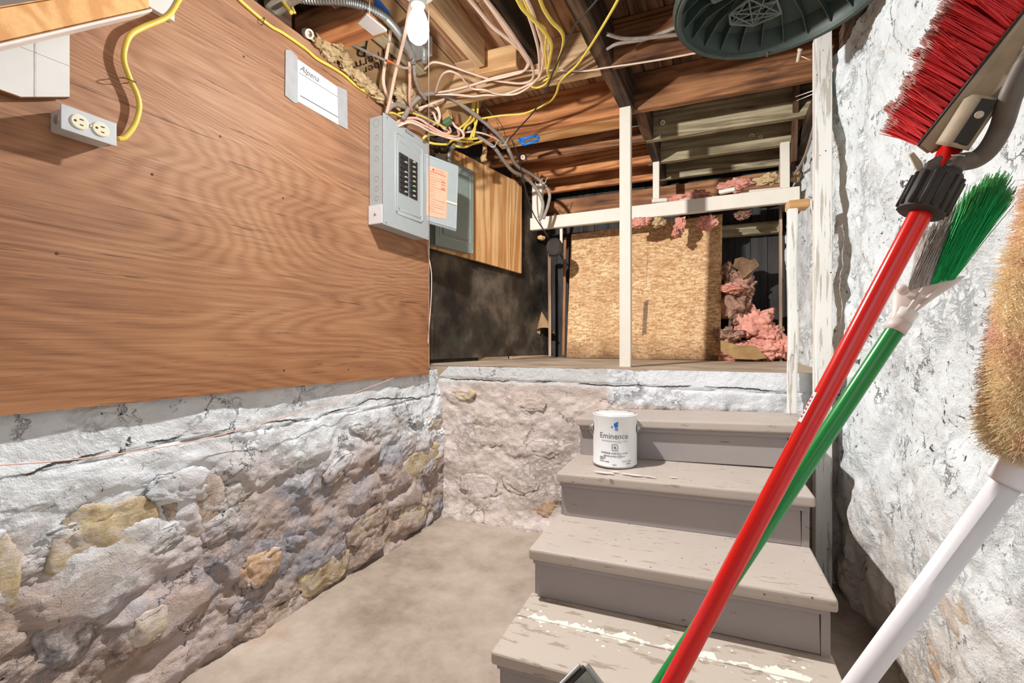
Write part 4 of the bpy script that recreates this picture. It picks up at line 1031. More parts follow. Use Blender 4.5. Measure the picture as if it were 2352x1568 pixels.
hexa('panel_door', [sk(y20 + .05, z20 + .07, .136), sk(y21 - .045, z20 + .07, .136), sk(y21 - .045, z21 - .06, .136), sk(y20 + .05, z21 - .06, .136)], [sk(y20 + .05, z20 + .07, .128), sk(y21 - .045, z20 + .07, .128), sk(y21 - .045, z21 - .06, .128), sk(y20 + .05, z21 - .06, .128)], M['panel_green'], p2, bev=.003, seg=2)
tube('door_rim', [sk(y20 + .035, z20 + .055, .13), sk(y21 - .03, z20 + .055, .13), sk(y21 - .03, z21 - .045, .13), sk(y20 + .035, z21 - .045, .13), sk(y20 + .035, z20 + .055, .13)], .0035, M['panel_grey'], p2, sm=False)
for yy, zz in ((y21 - .008, z20 + .012), (y20 + .03, z20 + .03), (y21 - .03, z20 + .14)):
    lathe('screw', [(0, .003), (.003, .0025), (.004, 0)], M['steel'], p2, sk(yy, zz, .129), (1, 0, 0), 10)
# elbow connector above the second panel
tag(tube('conduit_elbow', [W(1030, 372, d=2.42), W(1032, 350, d=2.42), W(1042, 335, d=2.44), W(1060, 330, d=2.5)], .013, M['galv']), 'small galvanised elbow entering the top of the second panel', 'conduit')

# ================================================================== NOTICE TAPED TO THE PLYWOOD
nt = thing('notice', (-1.343, 1.3, 1.7), 'white paper notice held with grey tape on the plywood', 'notice')
def on_ply(px, py, o=.002): return W(px, py, x=-1.344 + o)
def quad(name, pts, mat, par, o): 
    q = [on_ply(*p, o) for p in pts]; b = [v + Vector((-.0012, 0, 0)) for v in q]
    return hexa(name, q, b, mat, par)
quad('paper', [(682, 134), (779, 202), (780, 288), (683, 232)], M['paper'], nt, .002)
quad('tape', [(656, 114), (668, 115), (684, 131), (684, 237), (676, 236), (655, 219)], M['tape'], nt, .0035)
quad('tape', [(775, 197), (797, 208), (799, 298), (778, 286)], M['tape'], nt, .0035)
a, b = on_ply(690, 158, .0034), on_ply(770, 212, .0034)
text('letterhead', 'Alpena', .030, on_ply(689, 160, .0032), b - a, Z_, M['ink_soft'], nt, shear=.4, ext=.0002)
for (x0_, y0_), (x1_, y1_), t, mt in (((687, 167), (776, 223), .0014, 'ink_soft'), ((690, 220), (779, 271), .002, 'ink'), ((690, 229), (779, 279), .0004, 'ink_pale')):
    p, q = on_ply(x0_, y0_, .0033), on_ply(x1_, y1_, .0033)
    mesh('ruled_line', [p, q, q + Z_ * t, p + Z_ * t], [(0, 1, 2, 3)], M[mt], nt)
for k in range(3):
    p, q = on_ply(724 + 4 * k, 166 + 6 * k, .0033), on_ply(748 + 3 * k, 181 + 6 * k, .0033)
    mesh('print_line', [p, q, q + Z_ * .001, p + Z_ * .001], [(0, 1, 2, 3)], M['ink_pale'], nt)

# ================================================================== LAMP
lamp = thing('bare_bulb_lamp', BULB + Vector((0, 0, .08)), 'bare lit bulb in a white porcelain holder on the ceiling', 'lamp')
lathe('bulb', [(0, -.072), (.016, -.069), (.028, -.058), (.034, -.040), (.035, -.025), (.032, -.006), (.026, .012), (.019, .030), (.015, .042)], M['bulb'], lamp, BULB, seg=28)
lathe('screw_base', [(.014, .040), (.0145, .066)], M['steel'], lamp, BULB, seg=20)
lathe('porcelain_holder', [(.018, .045), (.022, .047), (.026, .062), (.030, .075), (.052, .088), (.056, .10), (.054, .112), (0, .113)], M['porcelain_white'], lamp, BULB, seg=36)
px_ = W(985, 5, d=1.465)
tag(tube('pull_cord', [Vector((px_.x, px_.y, 2.03)), Vector((px_.x, px_.y, 1.7)), Vector((px_.x + .001, px_.y, 1.3)), Vector((px_.x, px_.y, .935))], .0013, M['white_cable']), 'long thin pull cord hanging from the bulb holder', 'cord')
cable('white cord hanging in a loose bend by the plywood edge', cpath([(979, 546, 2.335), (985, 590, 2.32), (991, 630, 2.32), (990, 690, 2.33), (986, 745, 2.33), (983, 790, 2.33)]), .0024, 'white_cable', 'cord')
# metal junction box and conduit
jb = thing('junction_box', (-.93, 1.42, 2.1), 'grey metal junction box on the ceiling beside the bulb', 'junction box')
jq = W(955, 122, z=2.07)
box('box_body', (jq.x - .045, jq.y - .05, 2.075), (jq.x + .045, jq.y + .05, 2.15), M['galv'], jb, bev=.004, seg=2)
lathe('connector', [(.014, 0), (.014, -.012), (.011, -.014), (.011, -.024)], M['galv'], jb, (jq.x - .028, jq.y + .02, 2.075), (0, 0, 1), 16)
lathe('connector', [(.014, 0), (.014, -.012), (.011, -.014), (.011, -.024)], M['galv'], jb, (jq.x + .015, jq.y + .035, 2.075), (0, 0, 1), 16)
fc = thing('flexible_conduit', (-1.1, 1.2, 2.06), 'ribbed grey flexible conduit curving over to the junction box', 'conduit')
fp = spline(cpath([(660, -12, 1.56), (689, -3, 1.57), (727, 1, 1.57), (766, 2, 1.56), (804, 6, 1.55), (830, 13, 1.55), (861, 26, 1.57), (887, 42, 1.6)]), 12)
vs, fs = sweep(fp, lambda t: .0135 + .0016 * math.sin(t * 2 * math.pi * 36), 12)
fp2 = []
for i in range(len(fp) - 1):
    for k in range(4): fp2.append(fp[i].lerp(fp[i + 1], k / 4))
vs, fs = sweep(fp2, lambda t: .0135 + .0018 * math.sin(t * 2 * math.pi * 40), 12)
mesh('ribbed_tube', vs, fs, M['galv'], fc, smooth=True)
tube('plain_tube', cpath([(884, 40, 1.6), (905, 62, 1.63), (925, 90, 1.67), (938, 112, 1.72), (945, 128, 1.76)]), .015, M['galv'], fc)
tube('green_band', cpath([(882, 38, 1.598), (888, 45, 1.605)]), .0156, M['lid_green_out'], fc, sm=False)
# carton and white plate above
ct = thing('blue_carton', (-1.0, 1.3, 2.1), 'white and blue carton tucked above the flexible conduit', 'carton')
q = W(862, 10, d=1.75)
box('carton_body', (q.x - .03, q.y - .04, q.z - .035), (q.x + .03, q.y + .05, q.z + .03), M['paper'], ct, bev=.001)
box('blue_panel', (q.x + .008, q.y - .041, q.z - .0355), (q.x + .0305, q.y + .051, q.z + .031), M['carton_blue'], ct, bev=0)
box('barcode_patch', (q.x - .018, q.y - .0415, q.z - .02), (q.x + .004, q.y - .0395, q.z + .02), M['ink_pale'], ct, bev=0)
pl = [W(822, 54, d=1.51), W(842, 34, d=1.47), W(889, 72, d=1.50), W(857, 82, d=1.54)]
wp_ = hexa('white_plate', pl, [p + Vector((0, 0, .006)) for p in pl], M['paper'])
tube('hanging_wire', [pl[1] + Vector((.004, .008, .004)), Vector((pl[1].x + .004, pl[1].y + .02, 2.30))], .001, M['steel'], wp_, sm=False)
tag(wp_, 'white flat plate hanging under the conduit beside the sawn joist end', 'plate')
# porcelain pipe stub near the plywood edge
tag(lathe('pipe_stub', [(.016, .03), (.016, 0), (.010, 0), (.009, .012), (0, .014)], M['porcelain'], None, W(711, 78, d=1.62), (W(690, 72, d=1.66) - W(711, 78, d=1.62)), 20), 'grimy ceramic tube end poking out above the plywood', 'insulator')

# ================================================================== INSULATION ABOVE THE PLYWOOD
kp = thing('kraft_insulation', (-1.35, 1.5, 2.05), 'brown kraft-faced insulation stuffed above the plywood with black lettering', 'insulation')
def kq(u, v):   # u along y, v from plywood top up to the board
    y = 1.28 + u * .9
    a = Vector((-1.375, y, 2.035)); b = Vector((-1.14, y + .02, 2.27))
    p = a.lerp(b, v); nrm_ = Vector((.7, 0, -.7))
    return p + nrm_ * (.035 * math.sin(v * math.pi) + .02 * mnoise.noise(Vector((y * 6, v * 2, 3))))
P = [kq(i / 40, j / 12) for j in range(13) for i in range(41)]
fs = [(j * 41 + i, j * 41 + i + 1, (j + 1) * 41 + i + 1, (j + 1) * 41 + i) for j in range(12) for i in range(40)]
mesh('kraft_facing', P, fs, M['kraft'], kp, smooth=True)
def kwrap(u0, v0, sx_, ang=0):
    def f(x, y, z):
        xr, yr = x * math.cos(ang) - y * math.sin(ang), x * math.sin(ang) + y * math.cos(ang)
        return kq(u0 - xr, v0 - yr * 3.0) + Vector((.7, 0, -.7)) * .004
    return f
text('lettering', 'Thermal', .06, (0, 0, 0), X_, Z_, M['ink'], kp, wrap=kwrap(.22, .55, 1, 1.0))
text('lettering', 'Glass Fiber', .055, (0, 0, 0), X_, Z_, M['ink'], kp, wrap=kwrap(.32, .80, 1, 1.0))
text('lettering', 'p', .10, (0, 0, 0), X_, Z_, M['ink'], kp, wrap=kwrap(.14, .42, 1, .6))
text('lettering', 'S', .10, (0, 0, 0), X_, Z_, M['ink'], kp, wrap=kwrap(.60, .50, 1, .5))
text('lettering', 'F', .10, (0, 0, 0), X_, Z_, M['ink'], kp, wrap=kwrap(.72, .40, 1, .5))
def joined(name, mat, items, label, cat):
    bm = bmesh.new()
    for i, (c, s) in enumerate(items):
        r = bmesh.ops.create_icosphere(bm, subdivisions=4, radius=1); o3 = Vector((i * 3.7, i * 1.3, i * 5.1))
        for v in r['verts']:
            q = v.co.copy(); k = 1 + .5 * fbm(q * 2.2 + o3, 5, .6); v.co = c + Vector((q.x * s[0], q.y * s[1], q.z * s[2])) * k
    return tag(bmobj(name, bm, mat, None, smooth=True), label, cat, kind='stuff')
def lump(name, c, s, mat, seed=1, sub=4, rough=.45, parent=None, fr_=2.2):
    bm = bmesh.new(); bmesh.ops.create_icosphere(bm, subdivisions=sub, radius=1)
    o3 = Vector((seed * 3.7, seed * 1.3, seed * 5.1)); s = Vector(s)
    for v in bm.verts:
        k = 1 + rough * fbm(v.co * fr_ + o3, 5, .6)
        v.co = Vector((v.co.x * s.x * k, v.co.y * s.y * k, v.co.z * s.z * k))
    return bmobj(name, bm, mat, parent, c, smooth=True)
joined('crumbly_insulation', M['old_wool'], [(W(px, py, d=d + .02), (q, q * 1.6, q * .8)) for px, py, d, q in ((742, 100, 1.66, .026), (762, 118, 1.7, .028), (775, 95, 1.68, .03), (790, 135, 1.74, .024), (800, 160, 1.78, .022), (752, 128, 1.70, .018), (826, 182, 1.84, .03), (850, 205, 1.9, .028), (870, 222, 1.94, .024))],
       'yellowed crumbly insulation filling the gap above the plywood edge', 'insulation')
tag(lump('insulation_tuft', W(935, 222, d=2.08), (.05, .06, .045), M['old_wool'], 33, 4, .6), 'pale yellow glass wool behind the pink hanging cable', 'insulation')
joined('wool_debris', M['black_debris'], [(W(px, py, d=d), (q, q * 1.2, q * .8)) for px, py, d, q in ((1060, 262, 2.5, .05), (1095, 300, 2.55, .05), (1040, 300, 2.5, .05), (1168, 376, 3.15, .03), (1196, 415, 3.3, .032), (1222, 450, 3.4, .035), (990, 300, 2.35, .05), (1010, 330, 2.4, .05), (1150, 350, 3.0, .03))],
       'dusty dark debris and old wool behind the tangle of cables', 'debris')
# wooden peg with green end, brown block beside
pg = thing('wooden_peg', W(1024, 262, d=2.34), 'square pale wooden peg with a dark green end hanging among the cables', 'wood block')
a, b = W(1018, 230, d=2.36), W(1027, 275, d=2.32)
board('peg', a, b, .050, .036, M['pine'], pg, up=(0, -1, 0), bev=.004)
board('green_end', b, b + (b - a).normalized() * .026, .047, .034, M['lid_green_out'], pg, up=(0, -1, 0), bev=.004)
tag(board('brown_block', W(1049, 252, d=2.42), W(1050, 288, d=2.40), .03, .03, M['joist_brown'], up=(0, -1, 0), bev=.004, jit=.002), 'small brown wood block right of the green-ended peg', 'wood block')
tag(tube('foam_drip', [W(1112, 330, d=2.62), W(1114, 345, d=2.6), W(1110, 362, d=2.6), W(1112, 370, d=2.6)], lambda t: .012 + .007 * t, M['spray_foam']), 'drip of tan expanding foam hanging below the cables', 'foam')
# blue clip
bc = thing('blue_clip', W(1215, 323, d=2.5), 'bright blue plastic clip fixed under the joist', 'clip')
q = [W(1193, 320, d=2.50), W(1232, 311, d=2.50), W(1237, 317, d=2.48), W(1236, 323, d=2.47), W(1203, 332, d=2.47), W(1194, 325, d=2.48)]
for i in range(6):
    tube('clip_bar', [q[i], q[(i + 1) % 6]], .0075, M['blue'], bc, sm=False, sides=6)
tube('clip_bar', [q[0].lerp(q[5], .5), q[0].lerp(q[5], .5).lerp(q[3], .3)], .003, M['blue'], bc, sm=False, sides=6)

# ================================================================== PORCELAIN TUBES IN THE JOISTS
for px, py, d, lb in ((1522, 281, 2.62, 'upper one beside the beam'), (1530, 345, 2.98, 'lower one beside the beam'), (1793, 222, 2.44, 'one near the right end of a joist'), (1727, 311, 2.78, 'larger of two on the third joist'), (1747, 314, 2.76, 'smaller of two on the third joist'), (1201, 361, 2.70, 'left one beside the heavy cables')):
    c = W(px, py, d=d); s = .75 if 'smaller' in lb else 1
    ax = (Vector((0, 0, H + .6)) - c).normalized() + Vector((0, 0, -.25))
    tag(lathe('porcelain_tube', [(.010 * s, -.04), (.010 * s, .004), (.0135 * s, .006), (.0145 * s, .014), (.0135 * s, .020), (.007 * s, .020), (.006 * s, .008), (0, .006)], M['porcelain'], None, c, ax, 18), 'dusty porcelain wiring tube in a joist, ' + lb, 'insulator', 'porcelain wiring tubes in the joists')
c0, c1 = W(1838, 112, d=1.82), W(1832, 141, d=1.86)
tag(tube('porcelain_tube', [c0, c0.lerp(c1, .25), c0.lerp(c1, .5), c1], lambda t: .0095 if t < .2 else .007, M['porcelain']), 'long porcelain tube hanging below the green lid beside the tall stud', 'insulator')
for p_, q_, lb in ((W(1838, 128, d=1.842), W(1862, 138, d=1.83), 'short bare twig by the hanging porcelain tube'), (W(1828, 222, d=1.9), Vector((.356, 2.09, 1.915)), 'upper of two pale nails beside the tall stud'),
                   (W(1830, 231, d=1.9), Vector((.356, 2.09, 1.902)), 'lower of two pale nails beside the tall stud'), (W(1466, 289, d=2.30), Vector((-.380, 2.32, 2.012)), 'pale nail sticking out beside the post top')):
    tag(tube('nail', [p_, q_], .0015, M['porcelain_white'], sm=False), lb, 'nail')
tag(tube('nail', [W(1858, 452, d=2.2), W(1868, 455, d=1.98)], .002, M['rust'], sm=False), 'rusty nail in the side of the tall stud', 'nail')
tag(tube('grey_conduit', [W(1905, 150, d=1.78), W(1880, 250, d=1.95), W(1850, 355, d=2.3), W(1822, 405, d=2.7)], .007, M['grey_cable']), 'grey cable running down the wall top beside the tall stud', 'cable')
# black cap hanging in the corner
bcap = thing('hanging_black_cap', W(1273, 568, d=3.1), 'dark rubber cap hanging from a black cable below the rail', 'cap')
lathe('cap', [(0, -.022), (.05, -.02), (.062, -.006), (.064, .01), (.052, .022), (0, .024)], M['dark_rubber'], bcap, W(1273, 568, d=3.1), (.2, .95, .25), 12)
lump('foam_knot', W(1243, 546, d=3.12), (.022, .022, .016), M['spray_foam'], 5, 3, .5, bcap)

# ================================================================== PINK INSULATION
for i, (px, py, d, sx_, sz_, mt, lb) in enumerate((
        (1560, 458, 3.0, .09, .022, 'pink_wool', 'flat pink wool lying on the rail left of the wood scraps'),
        (1600, 450, 2.95, .07, .03, 'pink_wool', 'reddish pink wool mound in the middle of the rail'),
        (1690, 425, 2.82, .09, .035, 'pink_wool', 'pale pink wool between the wood scraps on the rail'),
        (1768, 413, 2.75, .075, .03, 'old_wool', 'fluffy yellow-pink wool near the right end of the rail'),
        (1826, 405, 2.72, .03, .03, 'old_wool', 'small wool tuft against the stone at the rail end'),
        (1470, 512, 3.0, .06, .03, 'pink_wool', 'pink wool hanging under the rail just right of the post'),
        (1512, 510, 3.0, .04, .03, 'old_wool', 'yellowish wool hanging under the rail'),
        (1562, 515, 2.98, .035, .05, 'pink_wool', 'pink wool tuft dangling over the chipboard top, left'),
        (1552, 535, 2.96, .02, .03, 'pink_wool', 'thin wool strand dangling lowest over the chipboard'),
        (1625, 512, 2.92, .05, .045, 'pink_wool', 'pink wool tuft dangling over the chipboard top, right'),
        (1705, 492, 2.85, .04, .03, 'dirty_wool', 'brown wool hanging below the rail by the grey timber'))):
    c = W(px, py, d=d)
    tag(lump('pink_insulation', c, (sx_, .04, sz_), M[mt], i + 11, 5, .5, fr_=2.0), lb, 'insulation')
for x0_, y0_, x1_, y1_, hh, lb in ((1497, 461, 1532, 458, .022, 'short white wood scrap on the rail beside the short stud'), (1560, 459, 1595, 453, .02, 'dusty wood scrap lying on the pink wool'), (1652, 440, 1689, 436, .022, 'white wood scrap in the middle of the rail top'), (1720, 434, 1802, 421, .024, 'longest white wood scrap on the rail, toward the right')):
    a, b = W(x0_, y0_, d=2.95 if x0_ < 1650 else 2.78), W(x1_, y1_, d=2.93 if x0_ < 1650 else 2.72)
    a.z = b.z = 1.85
    tag(board('wood_scrap', a, b, .03, hh, M['white_timber'], bev=.003), lb, 'wood scrap', 'wood scraps on the rail')
M['kraft_dark'] = wool('dark_torn_paper', [srgb(50, 40, 32), srgb(122, 98, 74), srgb(150, 124, 96)], 18, .5)
# heap beside the chipboard
heap = [((1690, 805), .18, .06, 'pink_wool', 2.96), ((1760, 800), .12, .07, 'pink_wool', 2.9), ((1730, 745), .12, .10, 'pink_wool', 2.95), ((1690, 700), .09, .13, 'dirty_wool', 2.98), ((1700, 660), .09, .09, 'dirty_wool', 2.98),
        ((1765, 770), .08, .08, 'pink_wool', 2.92), ((1795, 800), .05, .07, 'pink_wool', 2.86), ((1672, 625), .045, .06, 'dirty_wool', 3.02), ((1672, 770), .08, .05, 'dirty_wool', 2.92), ((1680, 662), .06, .03, 'pink_wool', 2.90)]
names = ['bottom left', 'bottom right', 'bright pink middle', 'dirty brown middle', 'dirty upper', 'pink right slope', 'corner by the worn post', 'topmost dark', 'greyish lower left', 'clean pink fold']
for i, ((px, py), sx_, sz_, mt, d) in enumerate(heap):
    c = W(px, py, d=d + .08); c.z = max(c.z, .812 + sz_ * .55)
    tag(lump('insulation_batt', c, (sx_, .07, sz_), M[mt], i + 31, 5, .5, fr_=1.9), 'glass wool in the heap beside the chipboard, ' + names[i] + ' part', 'insulation', 'heaped glass wool beside the chipboard')
q = [W(1655, 782, d=2.88), W(1700, 795, d=2.84), W(1735, 795, d=2.84), W(1762, 822, d=2.80), W(1735, 826, d=2.80), W(1690, 824, d=2.80), W(1655, 806, d=2.84)]
tag(hexa('kraft_paper', q, [p + Vector((0, .01, .004)) for p in q], M['kraft_light']), 'curved tan kraft paper sheet at the foot of the wool heap', 'paper')
q = [W(1688, 594, d=2.98), W(1705, 590, d=2.95), W(1722, 597, d=2.93), W(1735, 594, d=2.91), W(1744, 610, d=2.9), W(1728, 622, d=2.93), W(1712, 636, d=2.96), W(1704, 640, d=2.98), W(1698, 622, d=3.0), W(1684, 612, d=3.0)]
tag(hexa('torn_paper', q, [p + Vector((0, .012, .002)) for p in q], M['kraft_dark']), 'torn brown paper scrap sticking out above the wool heap', 'paper')

# ================================================================== GREEN LID UNDER THE JOISTS
LC = Vector((.167, 1.516, 1.93)); LR = .283
M['lid_lattice'] = plain('grey_green_plastic', srgb(104, 112, 106), .5)
lid = thing('green_lid', LC + Vector((0, 0, .1)), 'big round dark green plastic lid hung upside down under the joists', 'lid')
tilt = Matrix.Rotation(math.radians(2), 3, 'X')
lathe('lid_shell', [(0, .105), (.10, .103), (.2, .092), (LR - .035, .07), (LR - .022, .012), (LR - .018, .004), (LR - .014, .012), (LR - .028, .078), (.2, .1), (.1, .112), (0, .114)], M['lid_green'], lid, LC, seg=96)
lathe('lid_rim', [(LR - .024, .006), (LR - .022, -.004), (LR - .012, -.006), (LR - .008, 0), (LR - .003, -.002), (LR, .006), (LR + .002, .02), (LR - .004, .024), (LR - .02, .014)], M['lid_green'], lid, LC, seg=96, cap=False)
lathe('lid_side', [(LR + .0005, .016), (LR - .006, .06), (LR - .03, .10)], M['lid_green_out'], lid, LC, seg=96, cap=False)
for k in range(24):
    a = 2 * math.pi * (k + .3) / 24; u = Vector((math.cos(a), math.sin(a), 0)); s = Vector((-math.sin(a), math.cos(a), 0))
    r0, r1 = (.12 if k % 2 else .05), LR - .026
    prof = [(r0, .104), (r0 + .03, .075), (r1 - .05, .058), (r1, .014), (r1, .07), (r1 - .03, .09), (r0 + .1, .104)]
    pts = [LC + u * r + Vector((0, 0, h)) for r, h in prof]
    hexa('rib', [p + s * .0014 for p in pts], [p - s * .0014 for p in pts], M['lid_green'], lid)
for k in range(4):
    a0 = math.radians(-96 + 90 * k + 20)
    def lp(r, a): return LC + Vector((math.cos(a) * r, math.sin(a) * r, .062))
    vs, fs = [], []
    def bar(p, q, r=.0026):
        v, f = sweep([p, q], r, 5); b = len(vs); vs.extend(v); fs.extend(tuple(i + b for i in t) for t in f)
    out = [lp(.03, a0 + .3), lp(.10, a0 - .35), lp(.17, a0 - .42), lp(.20, a0), lp(.195, a0 + .4), lp(.16, a0 + .62), lp(.09, a0 + .65)]
    for i in range(7): bar(out[i], out[(i + 1) % 7], .004)
    for i, j in ((0, 3), (1, 4), (2, 5), (1, 3), (2, 4), (3, 5), (1, 5), (6, 3), (6, 4), (0, 5), (6, 2)): bar(out[i], out[j])
    mesh('lattice', vs, fs, M['lid_lattice'], lid)
tag(tube('lid_hook', [LC + Vector((0, .30, .185)), LC + Vector((0, .30, .10)), LC + Vector((0, .28, .0)), LC + Vector((0, .255, -.004))], .003, M['rust']), 'bent wire hook holding the green lid to the joist', 'hook')

# ================================================================== PINE RAIL AND TILE BOARD, TOP LEFT
pr = thing('pine_rail', (-1.2, .4, 1.6), 'clean orange pine board with a white underside at the top left', 'board')
tl, bl, br_, tr = W(-200, 45, d=.70), W(-200, 147, d=.70), W(344, 22, d=1.14), W(344, -42, d=1.14)
nb = Vector((-.036, .0, 0))
hexa('pine_board', [tl, bl, br_, tr], [p + nb for p in (tl, bl, br_, tr)], M['pine_fg'], pr, bev=.004, seg=2)
e = Vector((0, 0, -.008)); o2 = Vector((.004, -.002, 0))
hexa('white_edge', [bl + o2, br_ + o2 + (br_ - bl).normalized() * .012, br_ + o2 + e + (br_ - bl).normalized() * .012, bl + o2 + e], [p + nb * 1.6 for p in (bl + o2, br_ + o2 + (br_ - bl).normalized() * .012, br_ + o2 + e + (br_ - bl).normalized() * .012, bl + o2 + e)], M['cap_white'], pr, bev=.002)
tb = thing('tile_board', (-1.32, .45, 1.45), 'white tile-pattern board with a ragged brown lower edge below the pine board', 'board')
f_ = lambda px, py, o=0: W(px, py, x=-1.316 + o)
q = [f_(-60, 188), f_(0, 205), f_(48, 222), f_(160, 222)]; zt_ = 1.72
top = [Vector((q[3].x, q[3].y, zt_)), Vector((q[0].x, q[0].y, zt_))]
hexa('panel', q + top, [p + Vector((-.004, 0, 0)) for p in q + top], M['tile'], tb)
lo = [p + Vector((-.001, 0, -.002)) for p in q]
hexa('backing', lo + [p for p in top], [p + Vector((-.018, 0, 0)) for p in lo + top], M['hardboard'], tb)
ga, gb = f_(79, 221, .0006), f_(79, 60, .0006)
mesh('groove', [ga, ga + Vector((0, .003, 0)), Vector((gb.x, ga.y + .003, zt_)), Vector((gb.x, ga.y, zt_))], [(0, 1, 2, 3)], M['tile_groove'], tb)
ga, gb = f_(30, 101, .0006), f_(160, 152, .0006)
mesh('groove', [ga, gb, gb + Vector((0, 0, .0012)), ga + Vector((0, 0, .0012))], [(0, 1, 2, 3)], M['ink_pale'], tb)
tag(box('white_scrap', (-1.343, .66, 1.80), (-1.325, .75, 1.87), M['tile'], bev=.001), 'white board scrap behind the right end of the pine board', 'board')

# ================================================================== BROOMS AND DUSTER
def strands(name, items, mat, parent, sides=3, kind='stuff'):
    vs, fs, tv = [], [], []
    for root, tip, r, bend in items:
        ax = (tip - root); L = ax.length; ax.normalize(); s = ax.orthogonal().normalized(); u = ax.cross(s)
        b = len(vs)
        for j, t in enumerate((0, .5, .85, 1)):
            c = root.lerp(tip, t) + bend * (t * t)
            rr = r * (1 - .35 * t)
            for k in range(sides):
                a = 2 * math.pi * k / sides; vs.append(c + s * math.cos(a) * rr + u * math.sin(a) * rr); tv.append(t)
        for j in range(3):
            for k in range(sides):
                p = b + j * sides + k; q = b + j * sides + (k + 1) % sides; fs.append((p, q, q + sides, p + sides))
        fs.append(tuple(range(b + 3 * sides, b + 4 * sides)))
    o = mesh(name, vs, fs, mat, parent, smooth=True, kind=kind)
    at = o.data.attributes.new('tip', 'FLOAT', 'POINT'); at.data.foreach_set('value', tv)
    return o
random.seed(4)
rv = lambda s: Vector((random.gauss(0, s), random.gauss(0, s), random.gauss(0, s)))
# push broom
pt, pm, pbm = W(2192, 342, d=.555), W(2110, 500, d=.56), W(1543, 1568, d=.60)
dirp = (pbm - pm).normalized(); foot = pbm + dirp * ((pbm.z - .01) / -dirp.z)
rb = thing('push_broom', foot, 'upturned push broom with red bristles and a red pole leaning on the right wall', 'broom')
tube('pole', [W(2187, 335, d=.556), pm, pbm, foot], .0118, M['red_pole'], rb, sides=20, sm=False)
qd = dirp
q0 = W(1862, 915, d=.5815)
vv_ = (Vector((0, 0, H)) - q0).normalized(); sidev = qd.cross(vv_).normalized()
if sidev.x > 0: sidev = -sidev
ang_ = []
def pole_patch(name, c, L, a0, a1, r, mat):
    vs, fs = [], []
    n = 8
    for i in range(2):
        for k in range(n + 1):
            a = a0 + (a1 - a0) * k / n
            vs.append(c + qd * (L * (i - .5)) + vv_ * math.cos(a) * r + sidev * math.sin(a) * r)
    for k in range(n): fs.append((k, k + 1, n + 2 + k, n + 1 + k))
    return mesh(name, vs, fs, mat, rb, smooth=True)
pc = pm.lerp(pbm, (925 - 500) / 1068.)
pole_patch('sticker', pc, .042, .75, 1.55, .0121, M['paper'])
for k in range(6):
    pole_patch('sticker_print', pc + qd * (.0055 * (k - 2.5)), .0032, .98, 1.3, .0124, M['label_red'])
# collar
ca, cb_ = W(2112, 492, d=.56), W(2160, 402, d=.556)
cax = (ca - cb_).normalized(); cl = (ca - cb_).length
col_ = lathe('collar', [(.012, cl), (.0235, cl * .97), (.0245, cl * .8), (.0245, cl * .15), (.022, 0), (.012, -.002)], M['dark_rubber'], rb, cb_, cax, 28)
s_ = cax.orthogonal().normalized(); u_ = cax.cross(s_)
for k in range(14):
    a = 2 * math.pi * k / 14; o = s_ * math.cos(a) + u_ * math.sin(a)
    tube('grip_rib', [cb_ + cax * cl * .12 + o * .0245, cb_ + cax * cl * .92 + o * .0245], .0024, M['dark_rubber'], col_, sides=6, sm=False)
# head: block, brace, socket
R0, R1 = W(2104, 334, d=.575), W(2440, -92, d=.455)
T0, T1 = W(2034, 294, d=.615), W(2272, -192, d=.475)
BX0, BX1 = W(2140, 352, d=.575), W(2560, -30, d=.43)
Q0, Q1 = W(2104, 350, d=.60), W(2440, -76, d=.48)
vp = lambda p, k: p + (p - Vector((0, 0, H))).normalized() * k
fa = [R0, R1, BX1, W(2185, 330, d=.56), W(2134, 356, d=.57)]
hexa('head_block', fa, [vp(p, .035) for p in fa], M['beige'], rb, bev=.003, seg=2)
tube('block_seam', [R0.lerp(R1, t) + (BX0 - R0) * .10 - (R0 - Vector((0, 0, H))).normalized() * .0015 for t in (0.0, .3, .6, 1)], .0014, M['dark_rubber'], rb, sides=5, sm=False)
toC0 = (Vector((0, 0, H)) - R0).normalized()
items = []
for k in range(25):
    for row in range(3):
        t = (k + .5 + (.25 if row % 2 else -.1)) / 25
        rc = vp(R0.lerp(R1, t), .004 + .010 * row); tc = vp(T0.lerp(T1, t), -.008 + .018 * row) + rv(.004)
        L = (tc - rc); al = (R1 - R0).normalized()
        for j in range(40):
            a = random.uniform(0, 6.28); q = random.random() ** .5
            o_ = al * math.cos(a) * q + toC0 * math.sin(a) * q
            items.append((rc + o_ * .0026, tc + o_ * .0058 + rv(.0012) + L * random.uniform(-.03, .02), .0009, rv(.0008)))
strands('bristles', items, M['bristle_red'], rb)
sa, sb = W(2186, 338, d=.548), W(2262, 222, d=.52)
ax_ = (sb - sa)
tube('socket', [sa, sa.lerp(sb, .1), sa.lerp(sb, .5), sa.lerp(sb, .9), sb], lambda t: .0165 if t < .9 else .012, M['beige'], rb, sides=18, sm=False)
toC = (Vector((0, 0, H)) - sa).normalized()
sr = ax_.cross(toC).normalized(); sr = sr if sr.x > 0 else -sr
bk = board('socket_plate', sa.lerp(sb, .08) + toC * .0145 + sr * .005, sa.lerp(sb, .95) + toC * .0145 + sr * .005, .016, .005, M['dark_rubber'], rb, up=toC, bev=.002)
lathe('screw', [(0, .002), (.0035, .0016), (.0042, 0)], M['porcelain'], rb, sa.lerp(sb, .66) + toC * .017 + sr * .005, toC, 14)
tube('brace', [W(2185, 392, d=.545), W(2200, 374, d=.545), W(2240, 366, d=.54), W(2272, 340, d=.53), W(2300, 290, d=.52), W(2320, 225, d=.50), W(2350, 160, d=.49), W(2400, 70, d=.475)], .0105, M['dark_metal'], rb, sides=12)
tube('brace_edge', [W(2186, 357, d=.535), W(2200, 356, d=.534), W(2216, 358, d=.53)], .001, M['steel'], rb, sides=6)
